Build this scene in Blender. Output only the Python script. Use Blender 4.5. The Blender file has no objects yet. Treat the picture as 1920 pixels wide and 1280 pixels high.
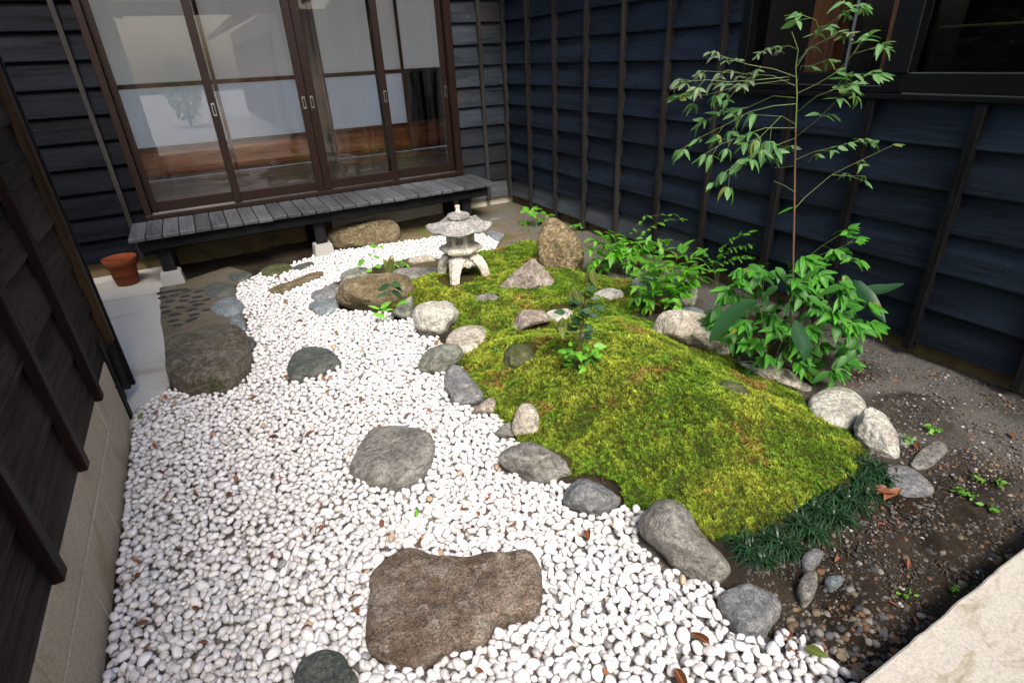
import bpy, bmesh, math, random
import numpy as np
from mathutils import Vector, Matrix, noise

random.seed(7); rng = np.random.default_rng(11)
S = bpy.context.scene
COL = S.collection

# ------------------------------------------------------------------ camera
CAM_H = 1.45
FPX = 1042.56                      # focal length in pixels of the 1920 px wide picture
RW = np.array([[0.87506505, -0.48202362, -0.04375364],
               [-0.25519829, -0.38268839, -0.88793211],
               [0.41126024, 0.78816421, -0.45788884]])   # world -> camera (x right, y down, z forward)
CP = np.array([0.0, 0.0, CAM_H])
cd = bpy.data.cameras.new('camera'); cam = bpy.data.objects.new('camera', cd); COL.objects.link(cam)
cd.sensor_fit = 'HORIZONTAL'; cd.sensor_width = 36.0; cd.lens = 36.0 * FPX / 1920.0
cd.clip_start = 0.02; cd.clip_end = 500
_r = RW.T @ np.diag([1, -1, -1])
M4 = Matrix([[*_r[0], 0], [*_r[1], 0], [*_r[2], CAM_H], [0, 0, 0, 1]])
cam.matrix_world = M4
S.camera = cam

# ------------------------------------------------------------------ sky, sun, exposure
SUN_EL, SUN_AZ = math.radians(50), math.radians(192)      # azimuth clockwise from +Y
w = bpy.data.worlds.new('World'); S.world = w; w.use_nodes = True
wn = w.node_tree; bg = wn.nodes['Background']
sky = wn.nodes.new('ShaderNodeTexSky'); sky.sky_type = 'NISHITA'; sky.sun_disc = False
sky.sun_elevation = SUN_EL; sky.sun_rotation = SUN_AZ; sky.air_density = 1.0; sky.dust_density = 3.5; sky.ozone_density = 0.6
wn.links.new(sky.outputs[0], bg.inputs[0]); bg.inputs[1].default_value = 0.072
sl = bpy.data.lights.new('sun', 'SUN'); sl.energy = 1.5; sl.angle = math.radians(26); sl.color = (1.0, 0.92, 0.82)
sun = bpy.data.objects.new('sun', sl); COL.objects.link(sun)
sd = Vector((math.sin(SUN_AZ) * math.cos(SUN_EL), math.cos(SUN_AZ) * math.cos(SUN_EL), math.sin(SUN_EL)))
sun.rotation_euler = (-sd).to_track_quat('-Z', 'Y').to_euler()
sun.location = (0, 0, 20)
vs = S.view_settings
vs.view_transform = 'Standard'; vs.look = 'None'; vs.exposure = 1.82; vs.gamma = 1.0
vs.use_curve_mapping = False
vs.use_white_balance = True; vs.white_balance_temperature = 6450; vs.white_balance_tint = 11
S.render.engine = 'CYCLES'
S.cycles.use_denoising = True
S.cycles.max_bounces = 8; S.cycles.transparent_max_bounces = 12
S.cycles.sample_clamp_indirect = 6.0

# ------------------------------------------------------------------ pixel helpers
def ray(x, y):
    return RW.T @ np.array([(x - 960) / FPX, (y - 640) / FPX, 1.0])
def hit(x, y, ax=2, v=0.0):
    d = ray(x, y); t = (v - CP[ax]) / d[ax]
    return CP + d * t
def proj(p):
    q = RW @ (np.asarray(p, float) - CP)
    return np.array([960 + FPX * q[0] / q[2], 640 + FPX * q[1] / q[2]])
def vhit(x, y, base, off=0.0):
    """pixel on the upright plane through base that faces the viewer, moved back by off"""
    f = np.array([base[0], base[1], 0.0]); f /= np.linalg.norm(f)
    d = ray(x, y); t = (np.dot(np.asarray(base) - CP, f) + off) / np.dot(d, f)
    return CP + d * t
def zoom(ox, oy, s, pts):
    return [(ox + a * s, oy + b * s) for a, b in pts]
def R4(*p): return zoom(0, 400, .375, p)
def R5(*p): return zoom(560, 360, .3125, p)
def R6(*p): return zoom(1000, 360, .375, p)
def R7(*p): return zoom(1200, 640, .5, p)
def R8(*p): return zoom(560, 700, .4531, p)

# ------------------------------------------------------------------ object helpers
def link(o, parent=None):
    COL.objects.link(o)
    if parent is not None:
        o.parent = parent
        o.matrix_parent_inverse = Matrix.Translation(-parent.location)
    return o
def tag(o, label=None, cat=None, group=None, kind=None):
    if label: o['label'] = label
    if cat: o['category'] = cat
    if group: o['group'] = group
    if kind: o['kind'] = kind
    return o
def empty(name, loc, label, cat, group=None):
    o = bpy.data.objects.new(name, None); o.location = loc; o.empty_display_size = .1; COL.objects.link(o)
    return tag(o, label, cat, group)
def obj(name, me, mat, parent=None):
    o = bpy.data.objects.new(name, me)
    if mat is not None and len(me.materials) == 0: me.materials.append(mat)
    return link(o, parent)
def pymesh(name, V, F, smooth=False):
    me = bpy.data.meshes.new(name); me.from_pydata([tuple(map(float, v)) for v in V], [], [tuple(f) for f in F])
    if smooth: me.polygons.foreach_set('use_smooth', [True] * len(me.polygons))
    me.update(); return me
def trimesh(name, V, F, cols=None, smooth=True):
    V = np.asarray(V, np.float32); F = np.asarray(F, np.int32)
    me = bpy.data.meshes.new(name)
    me.vertices.add(len(V)); me.vertices.foreach_set('co', V.ravel())
    me.loops.add(F.size); me.loops.foreach_set('vertex_index', F.ravel())
    me.polygons.add(len(F)); me.polygons.foreach_set('loop_start', np.arange(0, F.size, 3, dtype=np.int32))
    me.polygons.foreach_set('loop_total', np.full(len(F), 3, np.int32))
    me.polygons.foreach_set('use_smooth', np.full(len(F), smooth, bool))
    if cols is not None:
        a = me.attributes.new('Col', 'FLOAT_COLOR', 'POINT')
        c = np.ones((len(V), 4), np.float32); c[:, :3] = cols; a.data.foreach_set('color', c.ravel())
    me.update(); me.validate(); return me
def bm_mesh(name, bm, smooth=False):
    me = bpy.data.meshes.new(name); bm.normal_update(); bm.to_mesh(me); bm.free()
    if smooth: me.polygons.foreach_set('use_smooth', [True] * len(me.polygons))
    return me
def box_mesh(name, x0, x1, y0, y1, z0, z1, bev=.003, jit=0.0):
    bm = bmesh.new(); bmesh.ops.create_cube(bm, size=1)
    for v in bm.verts:
        v.co = Vector((x0 if v.co.x < 0 else x1, y0 if v.co.y < 0 else y1, z0 if v.co.z < 0 else z1))
        if jit: v.co += Vector((random.uniform(-jit, jit), random.uniform(-jit, jit), random.uniform(-jit, jit)))
    if bev: bmesh.ops.bevel(bm, geom=bm.edges[:], offset=bev, segments=1, affect='EDGES')
    return bm_mesh(name, bm)
def box(name, x0, x1, y0, y1, z0, z1, mat, parent=None, bev=.003, jit=0.0):
    return obj(name, box_mesh(name, x0, x1, y0, y1, z0, z1, bev, jit), mat, parent)
def tube_arrays(pts, radii, n=6):
    pts = [np.asarray(p, float) for p in pts]; V = []; F = []
    for i, p in enumerate(pts):
        d = pts[min(i + 1, len(pts) - 1)] - pts[max(i - 1, 0)]; d /= (np.linalg.norm(d) + 1e-9)
        a = np.array([0, 0, 1.]) if abs(d[2]) < .9 else np.array([1., 0, 0])
        u = np.cross(d, a); u /= np.linalg.norm(u); v = np.cross(d, u)
        for k in range(n):
            t = 2 * math.pi * k / n; V.append(p + radii[i] * (math.cos(t) * u + math.sin(t) * v))
    for i in range(len(pts) - 1):
        for k in range(n):
            a = i * n + k; b = i * n + (k + 1) % n
            F += [(a, b, b + n), (a, b + n, a + n)]
    return V, F
def tube(name, pts, r0, r1, mat, parent, n=6):
    m = len(pts); V, F = tube_arrays(pts, [r0 + (r1 - r0) * i / max(1, m - 1) for i in range(m)], n)
    return obj(name, pymesh(name, V, F, True), mat, parent)
def lathe(name, prof, mat, parent, loc, seg=48, phase=0.0, rfun=None, smooth=True):
    V = []; F = []
    for (r, z) in prof:
        for k in range(seg):
            t = 2 * math.pi * k / seg + phase; q = r * (rfun(t - phase, r, z) if rfun else 1)
            V.append((loc[0] + q * math.cos(t), loc[1] + q * math.sin(t), loc[2] + z))
    m = len(prof)
    for i in range(m - 1):
        for k in range(seg):
            a = i * seg + k; b = i * seg + (k + 1) % seg; F.append((a, b, b + seg, a + seg))
    F.append(tuple(range(seg))[::-1]); F.append(tuple((m - 1) * seg + k for k in range(seg)))
    return obj(name, pymesh(name, V, F, smooth), mat, parent)

# ------------------------------------------------------------------ materials
def newmat(name):
    m = bpy.data.materials.new(name); m.use_nodes = True
    nt = m.node_tree; nt.nodes.clear()
    out = nt.nodes.new('ShaderNodeOutputMaterial')
    return m, nt, out
class NT:
    def __init__(s, nt): s.nt = nt
    def n(s, t, **k):
        nd = s.nt.nodes.new('ShaderNode' + t)
        for a, b in k.items(): setattr(nd, a, b)
        return nd
    def l(s, a, b): s.nt.links.new(a, b)
    def coord(s, scale=(1, 1, 1), rnd=False, kind='Object'):
        tc = s.n('TexCoord'); mp = s.n('Mapping'); mp.inputs['Scale'].default_value = scale
        s.l(tc.outputs[kind], mp.inputs['Vector'])
        if rnd:
            oi = s.n('ObjectInfo'); ml = s.n('Math', operation='MULTIPLY'); ml.inputs[1].default_value = 37.0
            s.l(oi.outputs['Random'], ml.inputs[0]); s.l(ml.outputs[0], mp.inputs['Location'])
        return mp.outputs[0]
    def noise(s, vec, scale, detail=4, rough=.55, dist=0):
        nd = s.n('TexNoise'); nd.inputs['Scale'].default_value = scale; nd.inputs['Detail'].default_value = detail
        nd.inputs['Roughness'].default_value = rough; nd.inputs['Distortion'].default_value = dist
        if vec is not None: s.l(vec, nd.inputs['Vector'])
        return nd.outputs['Fac']
    def ramp(s, fac, stops):
        nd = s.n('ValToRGB'); e = nd.color_ramp.elements
        while len(e) > 1: e.remove(e[-1])
        e[0].position = stops[0][0]; c = stops[0][1]; e[0].color = (*c, 1) if len(c) == 3 else c
        for p, c in stops[1:]:
            q = e.new(p); q.color = (*c, 1) if len(c) == 3 else c
        s.l(fac, nd.inputs[0]); return nd.outputs[0]
    def mix(s, fac, a, b, mode='MIX'):
        nd = s.n('Mix', data_type='RGBA', blend_type=mode)
        for v, i in ((fac, 0), (a, 6), (b, 7)):
            if isinstance(v, (int, float)): nd.inputs[i].default_value = v
            elif isinstance(v, tuple): nd.inputs[i].default_value = (*v, 1)
            else: s.l(v, nd.inputs[i])
        return nd.outputs[2]
    def bump(s, h, strength=.4, dist=.01, prev=None):
        nd = s.n('Bump'); nd.inputs['Strength'].default_value = strength; nd.inputs['Distance'].default_value = dist
        s.l(h, nd.inputs['Height'])
        if prev is not None: s.l(prev, nd.inputs['Normal'])
        return nd.outputs[0]
    def bsdf(s, out, col, rough=.6, normal=None, spec=.5, metal=0):
        b = s.n('BsdfPrincipled')
        for v, k in ((col, 'Base Color'), (rough, 'Roughness')):
            if isinstance(v, tuple): b.inputs[k].default_value = (*v, 1)
            elif isinstance(v, (int, float)): b.inputs[k].default_value = v
            else: s.l(v, b.inputs[k])
        b.inputs['Specular IOR Level'].default_value = spec; b.inputs['Metallic'].default_value = metal
        if normal is not None: s.l(normal, b.inputs['Normal'])
        s.l(b.outputs[0], out.inputs[0]); return b

def wood(name, cd_, cl, axis='x', rough=(.35, .6), fine=1.0, stain=None, bumpd=.002, spec=.35, knots=.0):
    """sawn board: long grain along the axis, boards of unequal tone, pale scuffs, a few knots"""
    m, nt, out = newmat(name); k = NT(nt)
    st = {'x': (1.0, 26, 26), 'y': (26, 1.0, 26), 'z': (26, 26, 1.0)}[axis]
    g = k.noise(k.coord(st, True), 1.7 * fine, 7, .68, .9)
    g2 = k.noise(k.coord(tuple(q * 3.2 for q in st), True), 1.6, 4, .6, .3)
    v2 = k.coord({'x': (1.1, 3, 7), 'y': (3, 1.1, 7), 'z': (6, 6, .9)}[axis], True); b = k.noise(v2, 1.6, 4, .55)
    c = k.mix(k.ramp(g, [(.38, (0, 0, 0)), (.62, (1, 1, 1))]), cd_, cl)
    c = k.mix(k.ramp(g2, [(.40, (.6, .6, .6)), (.55, (0, 0, 0))]), c, tuple(q * .6 for q in cd_))
    c = k.mix(k.ramp(b, [(.4, (0, 0, 0)), (.68, (.7, .7, .7))]), c, tuple(q * 1.45 for q in cl))
    if stain: c = k.mix(k.ramp(k.noise(k.coord((1, 1, 1)), 2.2, 4), [(.5, (0, 0, 0)), (.72, (.75, .75, .75))]), c, stain)
    v3 = k.coord({'x': (9, 45, 30), 'y': (45, 9, 30), 'z': (40, 40, 9)}[axis], True)
    c = k.mix(k.ramp(k.noise(v3, 1.9, 2, .5), [(.70, (0, 0, 0)), (.80, (.7, .7, .7))]), c, tuple(min(1, 3.0 * q + .012) for q in cl))
    if knots:
        vo = k.n('TexVoronoi'); vo.inputs['Scale'].default_value = 3.2; k.l(k.coord({'x': (.8, 1.5, 1.5), 'y': (1.5, .8, 1.5), 'z': (1.5, 1.5, .8)}[axis], True), vo.inputs['Vector'])
        c = k.mix(k.ramp(vo.outputs['Distance'], [(.05, (knots, knots, knots)), (.10, (0, 0, 0))]), c, tuple(q * .25 for q in cd_))
    oi = k.n('ObjectInfo'); c = k.mix(1.0, c, k.ramp(oi.outputs['Random'], [(0, (.68, .68, .68)), (1, (1.35, 1.35, 1.35))]), 'MULTIPLY')
    r = k.n('MapRange'); r.inputs['From Min'].default_value = .3; r.inputs['From Max'].default_value = .7; r.inputs['To Min'].default_value = rough[1]; r.inputs['To Max'].default_value = rough[0]; k.l(g, r.inputs['Value'])
    k.bsdf(out, c, r.outputs[0], k.bump(g2, .4, bumpd * .7, k.bump(g, .7, bumpd * 1.4)), spec); return m
def stone(name, c1, c2, c3, speck=.3, scale=6.0, moss=0.0, rough=.75, bumpd=.008, vein=None):
    speck = min(1.0, speck * 1.7)
    """natural stone: blotches, weathered layers, speckle, pale scuffs; rough broken skin"""
    m, nt, out = newmat(name); k = NT(nt); v = k.coord((1, 1, 1))
    lay = k.n('TexCoord'); mp = k.n('Mapping'); mp.inputs['Rotation'].default_value = (.5, .35, .4); mp.inputs['Scale'].default_value = (7, 7, 34); k.l(lay.outputs['Object'], mp.inputs['Vector'])
    ly = k.noise(mp.outputs[0], 1.0, 5, .65, .8)
    a = k.noise(v, scale * 1.3, 6, .6, .5); b = k.noise(v, scale * 4.5, 6, .68, .3); f = k.noise(v, 190, 4, .7); f2 = k.noise(v, 55, 5, .7)
    c = k.mix(k.ramp(a, [(.38, (0, 0, 0)), (.62, (1, 1, 1))]), c1, c2)
    c = k.mix(k.ramp(b, [(.48, (0, 0, 0)), (.66, (.85, .85, .85))]), c, c3)
    c = k.mix(k.ramp(ly, [(.36, (.55, .55, .55)), (.52, (0, 0, 0))]), c, tuple(q * .55 for q in c1))
    sp = k.ramp(f, [(.34, (.3, .3, .3)), (.5, (1, 1, 1)), (.66, (1.7, 1.7, 1.7))])
    c = k.mix(speck, c, k.mix(1.0, c, sp, 'MULTIPLY'))
    sp2 = k.ramp(f2, [(.36, (.42, .42, .42)), (.5, (1, 1, 1)), (.64, (1.5, 1.5, 1.46))])
    c = k.mix(.6, c, k.mix(1.0, c, sp2, 'MULTIPLY'))
    c = k.mix(k.ramp(k.noise(v, 5.5, 4, .6, 1.2), [(.490, (0, 0, 0)), (.499, (.8, .8, .8)), (.508, (0, 0, 0))]), c, tuple(q * .3 for q in c1))
    if vein: c = k.mix(k.ramp(k.noise(v, 4.0, 3, .5, 2.5), [(.485, (0, 0, 0)), (.5, (.55, .55, .55)), (.515, (0, 0, 0))]), c, vein)
    if moss:
        mm = k.ramp(k.noise(v, 9, 5, .65), [(.62 - .25 * moss, (0, 0, 0)), (.75 - .2 * moss, (.9, .9, .9))])
        c = k.mix(mm, c, k.mix(k.noise(v, 70, 3), (.022, .035, .006), (.075, .09, .018)))
    n1 = k.bump(ly, .6, bumpd * 2.2); n2 = k.bump(b, .9, bumpd * 2.8, n1); n3 = k.bump(f2, .8, bumpd * 1.3, n2); n4 = k.bump(f, .4, bumpd * .4, n3)
    rr = k.n('MapRange'); rr.inputs['To Min'].default_value = rough - .18; rr.inputs['To Max'].default_value = min(1, rough + .15); k.l(b, rr.inputs['Value'])
    k.bsdf(out, c, rr.outputs[0], n4, .4); return m
def plain(name, c, rough=.5, spec=.5, metal=0, var=.25, scale=8.0, bumpd=.001):
    m, nt, out = newmat(name); k = NT(nt); v = k.coord((1, 1, 1))
    a = k.noise(v, scale, 5, .6)
    cc = k.mix(a, tuple(q * (1 - var) for q in c), tuple(min(1, q * (1 + var)) for q in c))
    k.bsdf(out, cc, rough, k.bump(k.noise(v, 90, 4), .3, bumpd), spec, metal); return m
def concrete(name, c1, c2, stain, scale=2.0, st_lo=.5):
    m, nt, out = newmat(name); k = NT(nt); v = k.coord((1, 1, 1))
    a = k.noise(v, scale * 2, 6, .65, .5); f = k.noise(v, 120, 4, .7); b = k.noise(k.coord((1, 2.5, 1)), scale, 5, .6, 1.0)
    c = k.mix(a, c1, c2); c = k.mix(k.ramp(b, [(st_lo, (0, 0, 0)), (st_lo + .16, (.8, .8, .8))]), c, stain)
    c = k.mix(.35, c, k.mix(1.0, c, k.ramp(f, [(.35, (.45, .45, .45)), (.6, (1.3, 1.3, 1.3))]), 'MULTIPLY'))
    k.bsdf(out, c, .9, k.bump(f, .4, .003, k.bump(a, .3, .01)), .25); return m
def leafmat(name, c1, c2, tip=None, rough=.38, trans=.35):
    m, nt, out = newmat(name); k = NT(nt)
    old = (.24, .22, .035) if c2[1] > c2[0] * 1.3 and c2[1] > .12 else c2
    oi = k.n('ObjectInfo'); c = k.ramp(oi.outputs['Random'], [(0, tuple(q * .7 for q in c1)), (.3, c1), (.9, c2), (.965, c2), (.97, old), (1, old)])
    v = k.coord((1, 1, 1)); c = k.mix(k.ramp(k.noise(v, 3.5, 3), [(.4, (0, 0, 0)), (.75, (.6, .6, .6))]), c, tuple(q * .55 for q in c1))
    tc = k.n('TexCoord'); sx = k.n('SeparateXYZ'); k.l(tc.outputs['Object'], sx.inputs[0])
    ab = k.n('Math', operation='ABSOLUTE'); k.l(sx.outputs[0], ab.inputs[0])
    rib = k.ramp(ab.outputs[0], [(0.0, (.8, .8, .8)), (.025, (0, 0, 0))])
    c = k.mix(rib, c, tuple(min(1, q * 1.7 + .02) for q in c2))
    if tip: c = k.mix(k.ramp(sx.outputs[1], [(.55, (0, 0, 0)), (1.0, (.75, .75, .75))]), c, tip)
    b = k.n('BsdfPrincipled'); k.l(c, b.inputs['Base Color']); b.inputs['Roughness'].default_value = rough; b.inputs['Specular IOR Level'].default_value = .32
    t = k.n('BsdfTranslucent'); k.l(k.mix(1.0, c, (1.5, 1.6, .7), 'MULTIPLY'), t.inputs[0])
    mx = k.n('MixShader'); mx.inputs[0].default_value = trans; k.l(b.outputs[0], mx.inputs[1]); k.l(t.outputs[0], mx.inputs[2]); k.l(mx.outputs[0], out.inputs[0])
    return m
def colattr(name, rough=.6, grain=60, amt=.25, spec=.4, trans=0, bumpd=.001):
    m, nt, out = newmat(name); k = NT(nt); at = k.n('Attribute', attribute_name='Col')
    v = k.coord((1, 1, 1)); f = k.noise(v, grain, 4, .6)
    c = k.mix(amt, at.outputs['Color'], k.mix(1.0, at.outputs['Color'], k.ramp(f, [(.35, (.45, .45, .45)), (.62, (1.25, 1.25, 1.25))]), 'MULTIPLY'))
    b = k.bsdf(out, c, rough, k.bump(f, .3, bumpd), spec)
    if trans:
        t = k.n('BsdfTranslucent'); k.l(c, t.inputs[0]); mx = k.n('MixShader'); mx.inputs[0].default_value = trans
        k.l(b.outputs[0], mx.inputs[1]); k.l(t.outputs[0], mx.inputs[2]); k.l(mx.outputs[0], out.inputs[0])
    return m
def glassmat(name, tint=(1, 1, 1), haze=.03, rough=.0, ior=1.56):
    m, nt, out = newmat(name); k = NT(nt)
    fr = k.n('Fresnel'); fr.inputs[0].default_value = ior
    tr = k.n('BsdfTransparent'); tr.inputs[0].default_value = (*tint, 1)
    gl = k.n('BsdfGlossy'); gl.inputs['Roughness'].default_value = rough
    df = k.n('BsdfDiffuse'); df.inputs[0].default_value = (.6, .62, .62, 1)
    ds = k.ramp(k.noise(k.coord((14, 14, .7)), 1.0, 4, .6), [(.45, (0, 0, 0)), (.8, (haze, haze, haze))])
    m1 = k.n('MixShader'); k.l(ds, m1.inputs[0]); k.l(tr.outputs[0], m1.inputs[1]); k.l(df.outputs[0], m1.inputs[2])
    m2 = k.n('MixShader'); k.l(fr.outputs[0], m2.inputs[0]); k.l(m1.outputs[0], m2.inputs[1]); k.l(gl.outputs[0], m2.inputs[2])
    k.l(m2.outputs[0], out.inputs[0]); return m
def papermat(name, c, trans=.55, rough=.8):
    m, nt, out = newmat(name); k = NT(nt)
    a = k.noise(k.coord((1, 1, 1)), 3, 4); cc = k.mix(a, tuple(q * .93 for q in c), c)
    d = k.n('BsdfPrincipled'); k.l(cc, d.inputs['Base Color']); d.inputs['Roughness'].default_value = rough
    t = k.n('BsdfTranslucent'); k.l(cc, t.inputs[0]); mx = k.n('MixShader'); mx.inputs[0].default_value = trans
    k.l(d.outputs[0], mx.inputs[1]); k.l(t.outputs[0], mx.inputs[2]); k.l(mx.outputs[0], out.inputs[0]); return m

M = {}
M['char_x'] = wood('charred_cedar_x', (.0045, .0066, .0095), (.017, .0232, .0305), 'x', (.45, .7), stain=(.024, .018, .015), spec=.16, knots=.7)
M['char_shaded'] = wood('charred_cedar_shaded', (.0011, .0014, .0023), (.0038, .0049, .0080), 'x', (.45, .7), spec=.06, knots=.6)  # back-left boards: shade from shed and eaves put into the colour
M['char_grey'] = wood('weathered_cedar_x', (.030, .037, .042), (.075, .085, .090), 'x', (.5, .7))
M['char_greyy'] = wood('weathered_cedar_y', (.022, .028, .033), (.06, .070, .078), 'y', (.5, .7))
M['char_y'] = wood('charred_cedar_y', (.0024, .0042, .0078), (.0092, .0152, .0255), 'y', (.34, .68), spec=.24, knots=.8)
M['char_z'] = wood('charred_batten', (.009, .0085, .0085), (.026, .0235, .0215), 'z', (.5, .7), spec=.2)
M['shed_y'] = wood('shed_board', (.0075, .0056, .0040), (.0290, .0222, .0160), 'y', (.55, .8), bumpd=.003, spec=.12, knots=.5)
M['shed_z'] = wood('shed_batten', (.004, .0022, .0016), (.012, .0060, .0040), 'z', (.5, .7), spec=.15)
M['shed_trim'] = wood('shed_trim', (.018, .009, .004), (.06, .032, .013), 'z', (.5, .7), spec=.2)
M['black_z'] = wood('black_post', (.004, .004, .0045), (.010, .010, .011), 'z', (.5, .7), spec=.12)
M['deck'] = wood('deck_plank', (.022, .026, .030), (.060, .067, .073), 'y', (.42, .7), spec=.45)
M['deck_dark'] = wood('deck_beam', (.002, .0024, .0028), (.006, .0066, .0072), 'x', (.5, .7), spec=.08)
M['frame'] = plain('dark_brown_aluminium', (.011, .0045, .003), .4, .3, 0, .15)
M['winframe'] = plain('black_window_frame', (.004, .004, .0045), .35, .25)
M['silver'] = plain('brushed_steel', (.45, .44, .42), .3, .5, 1.0)
M['inner_x'] = wood('amber_wood_x', (.27, .092, .027), (.43, .175, .06), 'x', (.3, .5))
M['inner_rail'] = wood('dark_amber_rail', (.085, .027, .009), (.17, .058, .019), 'x', (.3, .5))
M['inner_z'] = wood('amber_wood_z', (.11, .036, .012), (.22, .078, .026), 'z', (.3, .5))
M['cedar_z'] = wood('red_cedar_post', (.16, .05, .018), (.3, .11, .04), 'z', (.4, .6))
M['old_post'] = wood('weathered_post', (.03, .022, .016), (.26, .19, .125), 'z', (.5, .75), .7)
M['ver_floor'] = wood('veranda_floor', (.12, .095, .07), (.27, .22, .165), 'x', (.3, .5))
M['plaster'] = plain('interior_plaster', (.35, .28, .2), .9)
M['roofwood'] = wood('eave_wood', (.16, .075, .035), (.32, .17, .085), 'y', (.6, .8))
M['tile'] = plain('grey_roof_tile', (.09, .09, .095), .6)
M['glass'] = glassmat('window_glass')
M['glass_dark'] = glassmat('side_window_glass', haze=.004, ior=1.22)
M['paper'] = papermat('shoji_paper', (.84, .83, .79), .55)
M['frost'] = papermat('frosted_glass', (.80, .82, .83), .6, .35)
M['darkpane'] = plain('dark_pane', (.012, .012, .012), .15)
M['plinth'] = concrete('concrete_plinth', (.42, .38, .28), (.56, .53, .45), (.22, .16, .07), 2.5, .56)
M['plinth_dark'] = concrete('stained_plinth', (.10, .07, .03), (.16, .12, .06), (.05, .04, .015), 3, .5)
M['block'] = concrete('concrete_block', (.42, .345, .245), (.52, .445, .34), (.34, .26, .15), 2.2, .55)
M['mortar'] = concrete('mortar', (.38, .32, .24), (.46, .40, .31), (.3, .26, .2), 4)
M['slab'] = concrete('pale_concrete_slab', (.44, .41, .345), (.57, .545, .48), (.31, .25, .155), 6.5, .53)
M['path'] = concrete('worn_concrete_path', (.38, .37, .32), (.48, .47, .43), (.26, .24, .16), 1.6, .55)
M['path2'] = concrete('brown_cement', (.085, .072, .05), (.15, .128, .09), (.05, .052, .022), 5, .5)
M['pier'] = concrete('pier_concrete', (.30, .295, .28), (.38, .375, .36), (.25, .22, .17), 5, .6)
M['terra'] = concrete('terracotta', (.15, .034, .012), (.21, .052, .018), (.25, .12, .075), 6, .6)
M['lantern'] = stone('lantern_stone', (.60, .57, .48), (.74, .71, .64), (.52, .47, .36), .25, 9, 0, .85, .004)
M['lantern_roof'] = stone('lantern_granite', (.32, .31, .29), (.46, .45, .43), (.22, .21, .19), .95, 14, 0, .85, .006)
M['slate'] = stone('grey_slate', (.16, .17, .18), (.25, .26, .27), (.30, .30, .28), .3, 5, 0, .65)
M['grey'] = stone('grey_stone', (.15, .147, .132), (.27, .263, .24), (.36, .345, .30), .3, 5, 0, .68, .008, (.36, .36, .33))
M['greyg'] = stone('grey_green_stone', (.16, .18, .15), (.27, .29, .25), (.34, .33, .25), .3, 5, .15, .7)
M['bluegrey'] = stone('blue_grey_stone', (.15, .18, .20), (.24, .28, .30), (.30, .32, .30), .25, 5, 0, .6)
M['darkg'] = stone('dark_green_grey_stone', (.07, .085, .075), (.12, .135, .12), (.17, .17, .14), .3, 5, .1, .55)
M['brown'] = stone('brown_granite', (.130, .088, .060), (.21, .162, .122), (.30, .265, .22), .9, 4, 0, .8, .009)
M['wetbrown'] = stone('mottled_brown_stone', (.10, .078, .05), (.18, .155, .12), (.25, .23, .19), .9, 6, .3, .6, .012)
M['tan'] = stone('tan_brown_boulder', (.14, .105, .05), (.22, .175, .10), (.28, .24, .16), .5, 5, .2, .75, .01)
M['ochre'] = stone('ochre_rock', (.19, .138, .065), (.37, .27, .13), (.56, .50, .38), .5, 6, .35, .7, .016)
M['pale'] = stone('pale_stone', (.44, .40, .32), (.60, .56, .48), (.36, .31, .24), .4, 5, 0, .75)
M['white'] = stone('whitish_stone', (.48, .47, .41), (.62, .61, .56), (.36, .33, .26), .3, 5, .05, .7)
M['beige'] = stone('beige_boulder', (.70, .62, .47), (.82, .77, .66), (.50, .42, .31), .35, 5, 0, .75)
M['pinkgrey'] = stone('pinkish_grey_stone', (.27, .22, .18), (.38, .33, .28), (.42, .39, .34), .4, 6, 0, .75)
M['mossy'] = stone('mossy_stone', (.08, .09, .04), (.14, .15, .07), (.18, .17, .1), .3, 6, .9, .85)
M['setstone'] = stone('navy_set_stone', (.018, .022, .030), (.04, .045, .055), (.07, .07, .07), .3, 9, 0, .55)
M['pebble'] = colattr('white_marble_pebble', .45, 38, .22, .5, 0, .0006)
M['bed'] = concrete('pale_grit_bed', (.16, .145, .13), (.26, .24, .22), (.10, .08, .06), 8, .5)
M['gravel'] = colattr('soil_gravel', .7, 150, .4)
M['moss'] = colattr('moss_sprig', .8, 30, .2, .2, .25)
M['grassd'] = colattr('mondo_grass_blade', .35, 20, .2, .5, .15)
M['deadleaf'] = leafmat('dry_leaf', (.17, .055, .022), (.30, .13, .06), None, .5, .15)
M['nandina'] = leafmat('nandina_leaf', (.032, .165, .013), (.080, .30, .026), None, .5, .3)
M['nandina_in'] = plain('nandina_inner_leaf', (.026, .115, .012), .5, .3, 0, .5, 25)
M['nandina_pale'] = leafmat('nandina_pale_leaf', (.10, .17, .08), (.17, .24, .13), (.24, .19, .13), .5, .3)
M['nandina_top'] = leafmat('nandina_upper_leaf', (.070, .18, .055), (.13, .27, .095), None, .5, .3)
M['lime'] = leafmat('bright_leaf', (.11, .36, .028), (.20, .50, .055), None, .4, .4)
M['olive'] = leafmat('olive_new_leaf', (.13, .17, .04), (.20, .24, .06), None, .4, .4)
M['deepleaf'] = leafmat('deep_leaf', (.022, .07, .025), (.045, .11, .04), None, .3, .2)
M['blade'] = leafmat('aspidistra_blade', (.020, .075, .030), (.03, .095, .035), None, .28, .15)
M['stem_g'] = plain('green_stem', (.10, .15, .04), .5)
M['stem_r'] = plain('reddish_stem', (.15, .075, .035), .5)
M['twig'] = plain('brown_twig', (.11, .06, .03), .7)

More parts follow.
